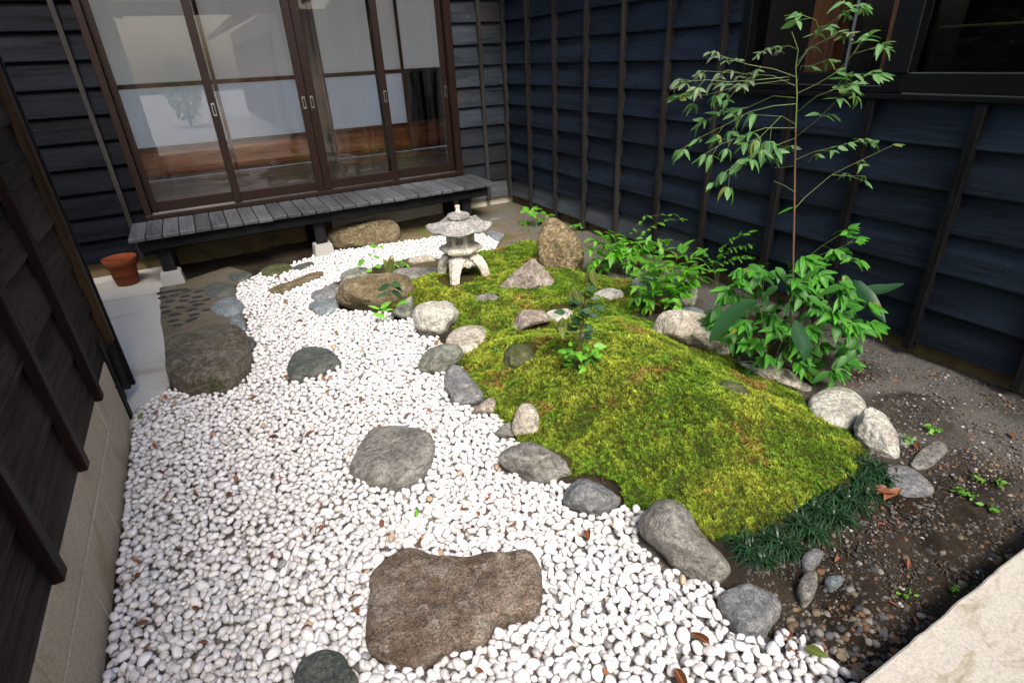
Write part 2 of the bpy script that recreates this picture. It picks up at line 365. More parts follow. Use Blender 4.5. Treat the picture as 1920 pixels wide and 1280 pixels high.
# soil
def soilmat():
    m, nt, out = newmat('garden_soil'); k = NT(nt); v = k.coord((1, 1, 1))
    a = k.noise(v, 2.2, 6, .6, .4); f = k.noise(v, 130, 5, .7); b = k.noise(v, 28, 5, .65)
    c = k.mix(k.ramp(a, [(.42, (0, 0, 0)), (.62, (1, 1, 1))]), (.010, .007, .0045), (.038, .032, .024))
    c = k.mix(k.ramp(b, [(.45, (0, 0, 0)), (.7, (.8, .8, .8))]), c, (.032, .022, .013))
    c = k.mix(.6, c, k.mix(1.0, c, k.ramp(f, [(.3, (.3, .3, .3)), (.62, (1.7, 1.6, 1.5))]), 'MULTIPLY'))
    g = k.n('NewGeometry'); sx = k.n('SeparateXYZ'); k.l(g.outputs['Position'], sx.inputs[0])
    bk = k.n('MapRange'); bk.inputs['From Min'].default_value = 2.2; bk.inputs['From Max'].default_value = 3.4; k.l(sx.outputs[1], bk.inputs['Value'])
    grn = k.mix(k.ramp(k.noise(v, 5, 5, .6), [(.45, (0, 0, 0)), (.6, (1, 1, 1))]), (.13, .098, .062), (.075, .085, .022))
    ff = k.ramp(f, [(.3, (.45, .45, .45)), (.62, (1.5, 1.5, 1.5))])
    bx_ = k.n('MapRange'); bx_.inputs['From Min'].default_value = .9; bx_.inputs['From Max'].default_value = 1.6; k.l(sx.outputs[0], bx_.inputs['Value'])
    bm_ = k.n('Math', operation='MULTIPLY'); k.l(bk.outputs[0], bm_.inputs[0]); k.l(bx_.outputs[0], bm_.inputs[1])
    c = k.mix(bm_.outputs[0], c, k.mix(1.0, grn, ff, 'MULTIPLY'))
    rt = k.n('MapRange'); rt.inputs['From Min'].default_value = 1.9; rt.inputs['From Max'].default_value = 2.35; rt.inputs['To Max'].default_value = .8; k.l(sx.outputs[0], rt.inputs['Value'])
    lo_ = k.n('Math', operation='MULTIPLY'); k.l(rt.outputs[0], lo_.inputs[0]); k.l(k.ramp(a, [(.35, (0, 0, 0)), (.55, (1, 1, 1))]), lo_.inputs[1])
    c = k.mix(lo_.outputs[0], c, k.mix(1.0, (.115, .110, .100), ff, 'MULTIPLY'))
    k.bsdf(out, c, .95, k.bump(f, .6, .006, k.bump(b, .6, .015)), .2); return m
M['soil'] = soilmat()
M['mossbase'] = plain('moss_ground', (.040, .036, .010), .95, .1, 0, .6, 30, .02)
M['sand'] = plain('sunlit_gravel', (.74, .71, .65), .9)

# ------------------------------------------------------------------ terrain
YB, XR, XL = 5.33, 2.87, -0.589
def poly_px(pts, z=0.0): return np.array([hit(x, y, 2, z)[:2] for x, y in pts])
def sdist(P, poly):
    """signed distance, positive inside"""
    P = np.atleast_2d(P); n = len(poly); best = np.full(len(P), 1e9); ins = np.zeros(len(P), bool)
    for i in range(n):
        a, b = poly[i], poly[(i + 1) % n]; e = b - a
        t = np.clip(((P - a) @ e) / (e @ e + 1e-12), 0, 1); q = a + t[:, None] * e
        best = np.minimum(best, np.hypot(*(P - q).T))
        c = ((a[1] > P[:, 1]) != (b[1] > P[:, 1])) & (P[:, 0] < (b[0] - a[0]) * (P[:, 1] - a[1]) / (b[1] - a[1] + 1e-12) + a[0])
        ins ^= c
    return np.where(ins, best, -best)
def sm(t): t = np.clip(t, 0, 1); return t * t * (3 - 2 * t)
PEB = poly_px([(190, 1290), (220, 1000), (241, 800), (262, 768), (300, 745), (330, 728), (440, 700), (466, 640), (468, 600), (455, 572), (440, 545), (470, 520), (560, 492),
               (615, 472), (700, 462), (790, 450), (830, 442), (900, 432), (938, 446), (925, 470), (830, 486), (760, 484), (700, 500), (640, 522), (600, 540), (585, 562),
               (600, 575), (690, 572), (750, 595), (805, 612), (840, 668), (868, 700), (885, 735), (915, 758), (950, 800), (985, 862), (1035, 890), (1090, 922), (1140, 942), (1185, 952),
               (1262, 990), (1300, 1050), (1345, 1090), (1385, 1140), (1450, 1180), (1530, 1215), (1585, 1262)])
PEB = np.vstack([PEB, [[1.05, .30], [-.55, .30]]])
MO1 = np.vstack([poly_px([(845, 672), (895, 640), (960, 628)], .02), poly_px([(1050, 606), (1150, 580), (1240, 600), (1370, 662), (1500, 735), (1590, 792)], .08),
                 poly_px([(1618, 850), (1590, 905), (1480, 970), (1375, 1012), (1320, 1012), (1225, 950), (1145, 908), (1065, 882), (1000, 845), (955, 800), (900, 745)], .02)])
MO2 = poly_px([(700, 555), (770, 520), (825, 505), (900, 478), (1000, 455), (1035, 480), (1100, 520), (1200, 535), (1230, 580), (1150, 600), (1050, 615), (960, 640), (895, 655), (850, 600), (780, 575), (740, 575)], .03)
def vnoise(P, s, seed=0.0):
    return np.array([noise.noise(Vector((p[0] * s + seed, p[1] * s, seed))) for p in P])
def hgt(P):
    P = np.atleast_2d(np.asarray(P, float))[:, :2]
    dp = sdist(P, PEB); d1 = sdist(P, MO1); d2 = sdist(P, MO2)
    soil = .035 * sm((P[:, 0] - .8) / 1.2) * sm((P[:, 1] - .2) / .6)
    h = np.where(P[:, 0] > -.62, soil * (1 - sm((dp + .06) / .08)) - .045 * sm((dp + .03) / .06), -.02)
    h = np.where((dp < -.02) & (P[:, 0] < .35), -.02, h)
    h = h + .17 * sm(d1 / .50) * (d1 > 0) + .018 * sm((d1 + .02) / .06)
    h = h + .045 * sm(d2 / .22) * (d2 > 0) + .012 * sm((d2 + .02) / .06)
    return h
TX0, TY0, TR = -1.8, -.3, .01
_tx = TX0 + np.arange(480) * TR; _ty = TY0 + np.arange(590) * TR
_TX, _TY = np.meshgrid(_tx, _ty); TP = np.stack([_TX.ravel(), _TY.ravel()], 1)
HG = hgt(TP).reshape(590, 480); DP = sdist(TP, PEB).reshape(590, 480); D1 = sdist(TP, MO1).reshape(590, 480); D2 = sdist(TP, MO2).reshape(590, 480)
def look(G, P):
    P = np.atleast_2d(np.asarray(P, float)); fx = np.clip((P[:, 0] - TX0) / TR, 0, 477.99); fy = np.clip((P[:, 1] - TY0) / TR, 0, 587.99)
    ix, iy = fx.astype(int), fy.astype(int); a, b = fx - ix, fy - iy
    return (G[iy, ix] * (1 - a) + G[iy, ix + 1] * a) * (1 - b) + (G[iy + 1, ix] * (1 - a) + G[iy + 1, ix + 1] * a) * b
def hg(P): return look(HG, P)
def h1(x, y):
    ix = min(max(int((x - TX0) / TR + .5), 0), 479); iy = min(max(int((y - TY0) / TR + .5), 0), 589)
    return float(HG[iy, ix])
def gat(G, x, y):
    return float(G[min(max(int((y - TY0) / TR + .5), 0), 589), min(max(int((x - TX0) / TR + .5), 0), 479)])
def gh(px, py):
    """first point where the pixel's ray meets the terrain"""
    z = .03
    for _ in range(8):
        p = hit(px, py, 2, z); z = .5 * z + .5 * h1(p[0], p[1])
    p = hit(px, py, 2, z); return p

gx = np.concatenate([[-60, -20, -6, -3], np.linspace(-1.7, XR + .04, 190), [3.5, 6, 20, 60]])
gy = np.concatenate([[-60, -30, -12, -6, -3, -1], np.linspace(-.2, YB + .1, 230), [6, 9, 20, 60]])
GX, GY = np.meshgrid(gx, gy); PP = np.stack([GX.ravel(), GY.ravel()], 1)
inside = (PP[:, 0] > -1.75) & (PP[:, 0] < XR + .1) & (PP[:, 1] > -.3) & (PP[:, 1] < YB + .2)
HH = np.full(len(PP), -.03); HH[inside] = hg(PP[inside])
HH[inside] += .010 * vnoise(PP[inside], 7) + .006 * vnoise(PP[inside], 23, 3.1)
nx, ny = len(gx), len(gy)
idx = np.arange(nx * ny).reshape(ny, nx)
q = np.stack([idx[:-1, :-1], idx[:-1, 1:], idx[1:, 1:], idx[1:, :-1]], -1).reshape(-1, 4)
tri = np.vstack([q[:, [0, 1, 2]], q[:, [0, 2, 3]]])
ground = obj('ground', trimesh('ground', np.column_stack([PP, HH]), tri), M['soil']); tag(ground, kind='structure')
# pale sunlit yard behind the viewer
yard = box('gravel_yard', -14, 14, -40, -2.6, -.06, -.012, M['sand'], None, 0); tag(yard, kind='structure')
yard2 = box('added_bounce_yard', -8, 8, 7.2, 30, -.06, -.012, M['sand'], None, 0); tag(yard2, kind='structure')  # added open yard: sky and pale ground backlight the shoji

# concrete path beside the shed, brown cement strip with set stones
def prism(name, poly, z0, z1, mat, parent=None, bev=.004):
    bm = bmesh.new(); vs_ = [bm.verts.new((p[0], p[1], z1)) for p in poly]; f = bm.faces.new(vs_)
    if f.normal.z < 0: f.normal_flip()
    r = bmesh.ops.extrude_face_region(bm, geom=[f])
    for g in r['geom']:
        if isinstance(g, bmesh.types.BMVert): g.co.z = z0
    bm.normal_update(); bmesh.ops.recalc_face_normals(bm, faces=bm.faces[:])
    if bev: bmesh.ops.bevel(bm, geom=[e for e in bm.edges if abs(e.verts[0].co.z - z1) < 1e-6 and abs(e.verts[1].co.z - z1) < 1e-6], offset=bev, segments=2, affect='EDGES')
    return obj(name, bm_mesh(name, bm), mat, parent)
edge = [(300, 545), (303, 560), (299, 575), (304, 590), (301, 605), (306, 620), (309, 640), (312, 680), (318, 722), (300, 745), (264, 770), (245, 800)]
ep = [tuple(p) for p in poly_px(edge)]
path = prism('path', [(-2.6, YB + .02), (-.40, YB + .02), (-.40, 4.8)] + ep + [(-.62, 2.7), (-2.6, 2.7)], -.08, .0, M['path']); tag(path, kind='structure')
cob = prism('cobbled_path', [tuple(p) for p in poly_px([(299, 541), (345, 528), (430, 500), (470, 512), (440, 540), (450, 570), (462, 605), (420, 640), (330, 700), (312, 675), (307, 630), (301, 600), (302, 570)])], -.08, .006, M['path2']); tag(cob, kind='structure')

# front slab the viewer stands on
slab = prism('paving_slab', [(XR - .03, -1.6)] + [(XR - .03 - i * .034, .328 + .004 * noise.noise(Vector((i * .31, 2.2, 0))) + .003 * noise.noise(Vector((i * .9, 7.2, 0)))) for i in range(100)] + [(-.54, -1.6)], -.1, .11, M['slab'], None, .004); tag(slab, kind='structure')

# ------------------------------------------------------------------ back house
house = empty('house', (.9, YB + .1, 0), 'dark charred-wood house with sliding glass doors behind the deck', 'house')
def lap_board(name, axis, a0, a1, z0, h, face, mat, parent, out=1, t=.034):
    """one lapped siding board: foot proud, head tucked behind the next one up"""
    za, zb = z0, z0 + h + .012
    j = random.uniform(-.0015, .0015)
    sec = [(za + j, t), (za + .006 + j, t + .001), (zb, .003), (zb, -.01), (za, -.01)]
    n = max(2, int(abs(a1 - a0) / .25)); V = []; F = []
    ph = random.uniform(0, 50)
    for i in range(n + 1):
        a = a0 + (a1 - a0) * i / n
        wob = .0022 * noise.noise(Vector((a * 1.7, ph, z0)))
        for (z, o) in sec:
            oo = o + (wob if o > 0 else 0)
            V.append((a, face - oo, z + wob * .6) if axis == 'x' else (face - out * oo, a, z + wob * .6))
    for i in range(n):
        for k in range(5):
            p, r = i * 5 + k, i * 5 + (k + 1) % 5; F.append((p, r, r + 5, p + 5))
    F.append(tuple(range(5))); F.append(tuple(range(n * 5, n * 5 + 5)))
    me = pymesh(name, V, F); bm = bmesh.new(); bm.from_mesh(me); bmesh.ops.recalc_face_normals(bm, faces=bm.faces[:]); bm.to_mesh(me); bm.free()
    return obj(name, me, mat, parent)
EXP = .1785
for k in range(13):
    z = .121 + EXP * k
    lap_board('siding_board', 'x', -2.6, -.478, z, EXP, YB, M['char_shaded'], house)
    lap_board('siding_board', 'x', 2.291, XR - .002, z, EXP, YB, M['char_grey'] if k < 1 else M['char_x'], house)
for x in (-1.50, -1.05, -.594, 2.572): box('batten', x - .017, x + .017, YB - .060, YB - .012, .10, 2.44, M['char_z'], house)
box('corner_batten', XR - .066, XR - .026, YB - .064, YB - .016, .118, 2.44, M['char_z'], house)
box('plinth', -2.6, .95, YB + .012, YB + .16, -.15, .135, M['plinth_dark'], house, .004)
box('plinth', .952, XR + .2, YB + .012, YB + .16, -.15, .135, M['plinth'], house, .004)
box('wall_backing', -2.6, -.478, YB + .011, YB + .10, .136, 2.5, M['char_x'], house, 0)
box('wall_backing', 2.291, XR + .02, YB + .011, YB + .10, .136, 2.5, M['char_x'], house, 0)
box('sill_wall', -.478, 2.291, YB + .03, YB + .11, .136, .40, M['char_x'], house, 0)
box('lintel', -.478, 2.291, YB - .02, YB + .12, 2.13, 2.5, M['char_x'], house, .004)
# door frame
FR = M['frame']
box('door_jamb', -.478, -.430, YB - .075, YB + .09, .412, 2.13, FR, house, .003)
box('door_jamb', 2.226, 2.291, YB - .075, YB + .09, .412, 2.13, FR, house, .003)
box('door_sill', -.4785, 2.2915, YB - .085, YB + .10, .402, .438, FR, house, .003)
box('door_track', -.428, 2.225, YB - .052, YB - .046, .438, .446, M['silver'], house, .001)
box('door_track', -.428, 2.225, YB + .004, YB + .010, .438, .446, M['silver'], house, .001)
box('door_head', -.430, 2.226, YB - .074, YB + .089, 2.08, 2.13, FR, house, .003)
def sash(x0, x1, y, sw0, sw1, hand):
    s = empty('sliding_door', (0, 0, 0), None, None); s.parent = house; s.matrix_parent_inverse = Matrix.Translation(-house.location)
    box('stile', x0, x0 + sw0, y - .018, y + .018, .442, 2.078, FR, s)
    box('stile', x1 - sw1, x1, y - .018, y + .018, .442, 2.078, FR, s)
    box('bottom_rail', x0 + sw0, x1 - sw1, y - .016, y + .016, .447, .526, FR, s)
    box('top_rail', x0 + sw0, x1 - sw1, y - .016, y + .016, 2.02, 2.078, FR, s)
    box('pane', x0 + sw0 - .004, x1 - sw1 + .004, y - .003, y + .003, .520, 2.026, M['glass'], s, 0)
    for hx in hand:
        box('door_pull', hx - .013, hx + .013, y - .0215, y - .0165, 1.12, 1.215, M['silver'], s, .002)
        box('door_pull', hx - .007, hx + .007, y - .0225, y - .0195, 1.133, 1.202, M['winframe'], s, .001)
sash(-.428, .245, YB + .007, .045, .06, [])
sash(1.562, 2.224, YB + .007, .06, .045, [2.205])
sash(.184, .930, YB - .049, .058, .062, [.212, .900])
sash(.934, 1.628, YB - .049, .068, .058, [.965, 1.60])
# veranda inside
for k in range(8):
    box('floor_plank', -1.2, 3.4, 5.432 + k * .1975, 5.432 + (k + 1) * .1975 - .003, .40, .440 + random.uniform(-.001, .001), M['ver_floor'], house, .002)
box('veranda_ceiling', -1.2, 3.4, 5.43, 7.2, 2.50, 2.56, M['inner_x'], house, 0)
box('side_wall', -1.26, -1.2, 5.43, 7.2, .3, 2.5, M['plaster'], house, 0)
box('side_wall', 3.4, 3.46, 5.43, 7.2, .3, 2.5, M['plaster'], house, 0)
box('rear_step', -1.2, 3.4, 7.09, 7.6, .30, .40, M['ver_floor'], house, .004)
box('veranda_post', 1.200, 1.335, 6.43, 6.565, .441, 2.5, M['old_post'], house, .006, .002)
box('post_foot_board', 1.15, 3.4, 6.60, 6.63, .441, .452, M['inner_x'], house, .002)
def shoji(x0, x1, y, low):
    s = empty('shoji_screen', (0, 0, 0), None, None); s.parent = house; s.matrix_parent_inverse = Matrix.Translation(-house.location)
    W = M['inner_z']; WX = M['inner_rail']
    box('stile', x0, x0 + .036, y - .015, y + .015, .446, 2.12, W, s); box('stile', x1 - .036, x1, y - .015, y + .015, .446, 2.12, W, s)
    for z0, z1 in ((.446, .49), (.728, .768), (1.312, 1.352), (2.08, 2.12)): box('rail', x0 + .036, x1 - .036, y - .014, y + .014, z0, z1, WX, s)
    box('wood_panel', x0 + .034, x1 - .034, y - .004, y + .004, .488, .730, M['inner_x'], s, 0)
    for za, zb in ((.50, .507), (.712, .719)): box('bead', x0 + .05, x1 - .05, y - .0095, y - .0045, za, zb, WX, s, .002)
    box('frosted_pane', x0 + .034, x1 - .034, y - .004, y + .004, .766, 1.314, low, s, 0)
    box('paper_pane', x0 + .034, x1 - .034, y - .003, y + .003, 1.350, 2.084, M['paper'], s, 0)
shoji(-.55, .372, 7.0, M['frost']); shoji(.335, 1.262, 7.036, M['frost'])
shoji(1.43, 2.395, 7.0, M['frost']); shoji(2.37, 3.33, 7.036, M['darkpane'])
box('shoji_post', 1.264, 1.428, 6.98, 7.06, .4405, 2.5, M['inner_z'], house)
box('shoji_lintel', -1.2, 3.4, 6.975, 7.065, 2.121, 2.498, M['plaster'], house, 0)
box('wall_panel', -1.2, -.551, 6.98, 7.05, .4405, 2.12, M['plaster'], house, 0)
# roofs
def roof(name, pts, thick, mat, parent):
    """sloped slab from an eave edge (two points) to a ridge edge (two points)"""
    V = [Vector(p) for p in pts]; n = (V[1] - V[0]).cross(V[3] - V[0]).normalized()
    if n.z < 0: n = -n
    W = [v + n * thick for v in V]
    return obj(name, pymesh(name, V + W, [(0, 1, 2, 3), (7, 6, 5, 4), (0, 4, 5, 1), (1, 5, 6, 2), (2, 6, 7, 3), (3, 7, 4, 0)]), mat, parent)
roof('roof', [(-3.0, 5.02, 2.60), (3.2, 5.02, 2.60), (3.2, 6.15, 3.05), (-3.0, 6.15, 3.05)], .12, M['tile'], house)
roof('eave_soffit', [(-3.0, 5.04, 2.585), (3.2, 5.04, 2.585), (3.2, 5.6, 2.81), (-3.0, 5.6, 2.81)], .01, M['roofwood'], house)
roof('roof', [(-3.0, 7.5, 2.55), (3.2, 7.5, 2.55), (3.2, 6.15, 3.05), (-3.0, 6.15, 3.05)], .12, M['tile'], house)  # rear slope cut short, leaving added open sky to backlight the shoji

# ------------------------------------------------------------------ right house
rh = empty('house', (XR + .1, 2.0, 0), 'blue-black house wall with vertical battens and a dark window', 'house')
for k in range(13):
    z = .123 + EXP * k
    if k == 0:
        lap_board('siding_board', 'y', -2.0, 2.60, z, EXP, XR, M['char_y'], rh, 1, .041); lap_board('siding_board', 'y', 2.602, YB - .026, z, EXP, XR, M['char_greyy'], rh, 1, .041)
    elif z + EXP < 1.20: lap_board('siding_board', 'y', -2.0, YB - .026, z, EXP, XR, M['char_y'], rh, 1, .041)
    else:
        lap_board('siding_board', 'y', 2.486, YB - .026, z, EXP, XR, M['char_y'], rh, 1, .041)
for y in (4.84, 4.395, 3.945, 3.50, 3.045, 2.60): box('batten', XR - .066, XR - .012, y - .015, y + .015, .055, 2.44, M['char_z'], rh)
for y in (2.085, 1.66, 1.21, .76, .31, -.14): box('batten', XR - .068, XR - .012, y - .019, y + .019, .085, 1.192, M['black_z'], rh)
box('plinth', XR + .012, XR + .16, -2.0, YB + .01, -.15, .135, M['plinth_dark'], rh, .004)
box('wall_backing', XR + .011, XR + .09, -2.0, YB + .02, .136, 1.20, M['char_y'], rh, 0)
box('wall_backing', XR + .011, XR + .09, 2.49, YB + .02, 1.2002, 2.5, M['char_y'], rh, 0)
WF = M['winframe']
box('window_sill', XR - .075, XR + .10, -2.0, 2.486, 1.196, 1.218, WF, rh, .003)
box('window_sill', XR - .050, XR + .10, -2.0, 1.56, 1.2185, 1.300, WF, rh, .003)
box('window_frame', XR - .045, XR + .10, 2.425, 2.485, 1.2185, 2.45, WF, rh, .003)
box('window_frame', XR - .035, XR + .10, 1.563, 2.424, 1.2185, 1.300, WF, rh, .003)
box('window_post', XR - .060, XR + .10, 1.530, 1.640, 1.3005, 2.45, WF, rh, .003)
box('drip_strip', XR - .056, XR - .051, -2.0, 1.535, 1.2185, 1.2225, M['silver'], rh, 0)
box('track_strip', XR - .046, XR - .042, -2.0, 1.53, 1.3005, 1.304, M['silver'], rh, 0)
box('track_strip', XR - .0395, XR - .036, 1.645, 2.42, 1.246, 1.2485, M['silver'], rh, 0)
box('pane', XR + .010, XR + .016, 1.641, 2.424, 1.3005, 2.45, M['glass_dark'], rh, 0)
box('pane', XR + .000, XR + .006, -2.0, 1.529, 1.3005, 2.45, M['glass_dark'], rh, 0)
def ywin(px, py, x): return hit(px, py, 0, x)[1]
box('inner_post', XR + .20, XR + .30, ywin(1706, 100, XR + .2), ywin(1655, 100, XR + .2), .9, 2.5, M['cedar_z'], rh)
box('inner_post', XR + .30, XR + .40, ywin(1560, 100, XR + .3), ywin(1512, 100, XR + .3), .9, 2.5, M['cedar_z'], rh)
box('window_mullion', XR - .004, XR + .004, ywin(1598, 80, XR), ywin(1593, 80, XR), 1.3005, 2.45, M['silver'], rh, 0)
zz = hit(1840, 47, 0, XR + .5)[2]
tube('curtain_rod', [(XR + .5, -1.5, zz), (XR + .5, ywin(1750, 48, XR + .5), zz)], .006, .006, M['olive'], rh)
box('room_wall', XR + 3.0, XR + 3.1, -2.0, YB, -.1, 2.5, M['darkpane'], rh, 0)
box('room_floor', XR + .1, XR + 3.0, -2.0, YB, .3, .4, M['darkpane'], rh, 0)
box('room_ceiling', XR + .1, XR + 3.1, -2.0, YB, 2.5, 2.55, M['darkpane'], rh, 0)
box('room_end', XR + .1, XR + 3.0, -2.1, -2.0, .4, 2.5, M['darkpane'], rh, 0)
roof('roof', [(2.55, -2.4, 2.50), (2.55, YB - .35, 2.50), (6.2, YB - .35, 4.1), (6.2, -2.4, 4.1)], .12, M['tile'], rh)
roof('eave_soffit', [(2.57, -2.4, 2.485), (2.57, YB - .35, 2.485), (3.3, YB - .35, 2.80), (3.3, -2.4, 2.80)], .01, M['roofwood'], rh)

# ------------------------------------------------------------------ left shed on concrete blocks
sh = empty('shed', (XL - .3, 1.2, 0), 'brown plank shed on pale concrete blocks with red-brown battens', 'shed')
for k in range(11):
    lap_board('siding_board', 'y', -1.5, 3.045, .323 + .195 * k, .195, XL - .020, M['shed_y'], sh, -1, .018)
for y in (2.435, 1.950, 1.450, .96, .47): box('batten', XL - .012, XL + .022, y - .024, y + .024, .312, 2.4, M['shed_z'], sh, .003)
box('end_batten', XL - .012, XL + .024, 2.955, 3.010, .33, 2.4, M['shed_trim'], sh, .003)
box('end_trim', XL - .05, XL + .026, 3.046, 3.068, .055, 2.4, M['black_z'], sh, .003)
box('end_trim', XL - .02, XL + .010, 3.000, 3.044, .06, .322, M['black_z'], sh, .003)
box('foundation_post', XL - .05, XL + .006, 2.792, 2.850, -.05, .40, M['black_z'], sh, .003)
for r, (z0, z1) in enumerate(((-.14, .183), (.191, .318))):
    y1 = 2.788
    while y1 > -1.2:
        y0 = y1 - .392; box('concrete_block', XL - .12, XL + random.uniform(-.001, .001), y0, y1, z0, z1, M['block'], sh, .004); y1 = y0 - .006
box('mortar', XL - .11, XL - .004, -1.3, 2.786, -.13, .316, M['mortar'], sh, 0)
box('wall_backing', XL - .10, XL - .0305, -1.5, 3.044, .330, 2.4, M['shed_y'], sh, 0)
roof('roof', [(-.50, -1.8, 2.24), (-.50, 3.3, 2.24), (-2.6, 3.3, 3.0), (-2.6, -1.8, 3.0)], .08, M['tile'], sh)
box('end_wall', -2.6, XL - .03, 3.00, 3.05, -.1, 2.6, M['shed_y'], sh, 0)

# ------------------------------------------------------------------ deck
dk = empty('deck', (.9, 5.0, 0), 'grey slatted wooden deck along the sliding doors', 'deck')
nP = 27; x0, x1 = -.585, 2.375; pw = (x1 - x0) / nP
for k in range(nP):
    a = x0 + k * pw; dy = random.uniform(-.006, .006); dz = random.uniform(-.0015, .0015)
    box('plank', a + .003, a + pw - .003, 4.700 + dy, YB - .088, .372 + dz, .401 + dz, M['deck'], dk, .004, .001)
box('front_beam', -.54, 2.30, 4.75, 4.80, .285, .371, M['deck_dark'], dk, .004)
box('rear_beam', -.54, 2.30, 5.17, 5.22, .285, .371, M['deck_dark'], dk, .004)
for x in (-.40, .745, 2.10):
    box('leg', x - .045, x + .045, 4.805, 4.895, .10 if x < 2 else .0, .371, M['black_z'], dk, .004)
    box('leg', x - .045, x + .045, 5.225, 5.31, .0, .371, M['black_z'], dk, .004)
    box('cross_beam', x - .022, x + .022, 4.80, 5.17, .30, .37, M['deck_dark'], dk, .003)
def pier(cx, cy, label):
    bm = bmesh.new(); b, t = .085, .070
    lo = [bm.verts.new((cx + sx * b, cy + sy * b, -.05)) for sx, sy in ((-1, -1), (1, -1), (1, 1), (-1, 1))]
    hi = [bm.verts.new((cx + sx * t, cy + sy * t, .098)) for sx, sy in ((-1, -1), (1, -1), (1, 1), (-1, 1))]
    bm.faces.new(lo[::-1]); bm.faces.new(hi)
    for i in range(4): bm.faces.new((lo[i], lo[(i + 1) % 4], hi[(i + 1) % 4], hi[i]))
    bmesh.ops.bevel(bm, geom=bm.edges[:], offset=.006, segments=2, affect='EDGES')
    tag(obj('pier_block', bm_mesh('pier_block', bm), M['pier']), label, 'pier block', 'concrete blocks under the deck legs')
pier(-.40, 4.82, 'small tapered concrete block under the deck, beside the terracotta pot')
pier(.745, 4.83, 'small tapered concrete block under the middle deck leg, beside white pebbles')

# ------------------------------------------------------------------ flower pot
pot = empty('flower_pot', (-.715, 5.02, 0), 'empty terracotta flower pot by the deck end', 'flower pot')
pl = (-.715, 5.02, .001)
lathe('pot_body', [(.070, 0), (.075, .004), (.098, .150), (.099, .152), (.090, .152), (.086, .06), (.086, .06)], M['terra'], pot, pl, 40)
lathe('pot_rim', [(.098, .150), (.112, .153), (.118, .205), (.116, .210), (.106, .210), (.100, .170), (.097, .151)], M['terra'], pot, pl, 40)
lathe('pot_soil', [(.001, .150), (.099, .152), (.1, .165), (.05, .172), (.001, .170)], M['soil'], pot, pl, 30)

# ------------------------------------------------------------------ stones
FOOT = []                     # footprints that keep pebbles out
ICO = {}
def ico(n):
    if n not in ICO:
        bm = bmesh.new(); bmesh.ops.create_icosphere(bm, subdivisions=n, radius=1)
        V = np.array([v.co[:] for v in bm.verts]); F = np.array([[v.index for v in f.verts] for f in bm.faces]); bm.free(); ICO[n] = (V, F)
    return ICO[n]
def fbm(P, s, seed):
    return np.array([noise.fractal(Vector(p) * s + Vector((seed, seed * .7, -seed)), 1.0, 2.0, 5) for p in P])
def hull2(P):
    P = sorted(map(tuple, P)); 
    def half(pts):
        h = []
        for p in pts:
            while len(h) > 1 and (h[-1][0] - h[-2][0]) * (p[1] - h[-2][1]) - (h[-1][1] - h[-2][1]) * (p[0] - h[-2][0]) <= 0: h.pop()
            h.append(p)
        return h[:-1]
    return np.array(half(P) + half(P[::-1]))
def smooth_poly(pts, n=64):
    P = np.array(pts, float); m = len(P); out = []
    for i in range(m):
        p0, p1, p2, p3 = P[i - 1], P[i], P[(i + 1) % m], P[(i + 2) % m]
        for t in np.linspace(0, 1, 6, endpoint=False):
            out.append(.5 * ((2 * p1) + (-p0 + p2) * t + (2 * p0 - 5 * p1 + 4 * p2 - p3) * t * t + (-p0 + 3 * p1 - 3 * p2 + p3) * t ** 3))
    out = np.array(out); d = np.r_[0, np.cumsum(np.hypot(*(np.roll(out, -1, 0) - out).T))]
    o2 = np.vstack([out, out[:1]]); t = np.linspace(0, d[-1], n, endpoint=False)
    return np.stack([np.interp(t, d, o2[:, 0]), np.interp(t, d, o2[:, 1])], 1)
SN = [0]
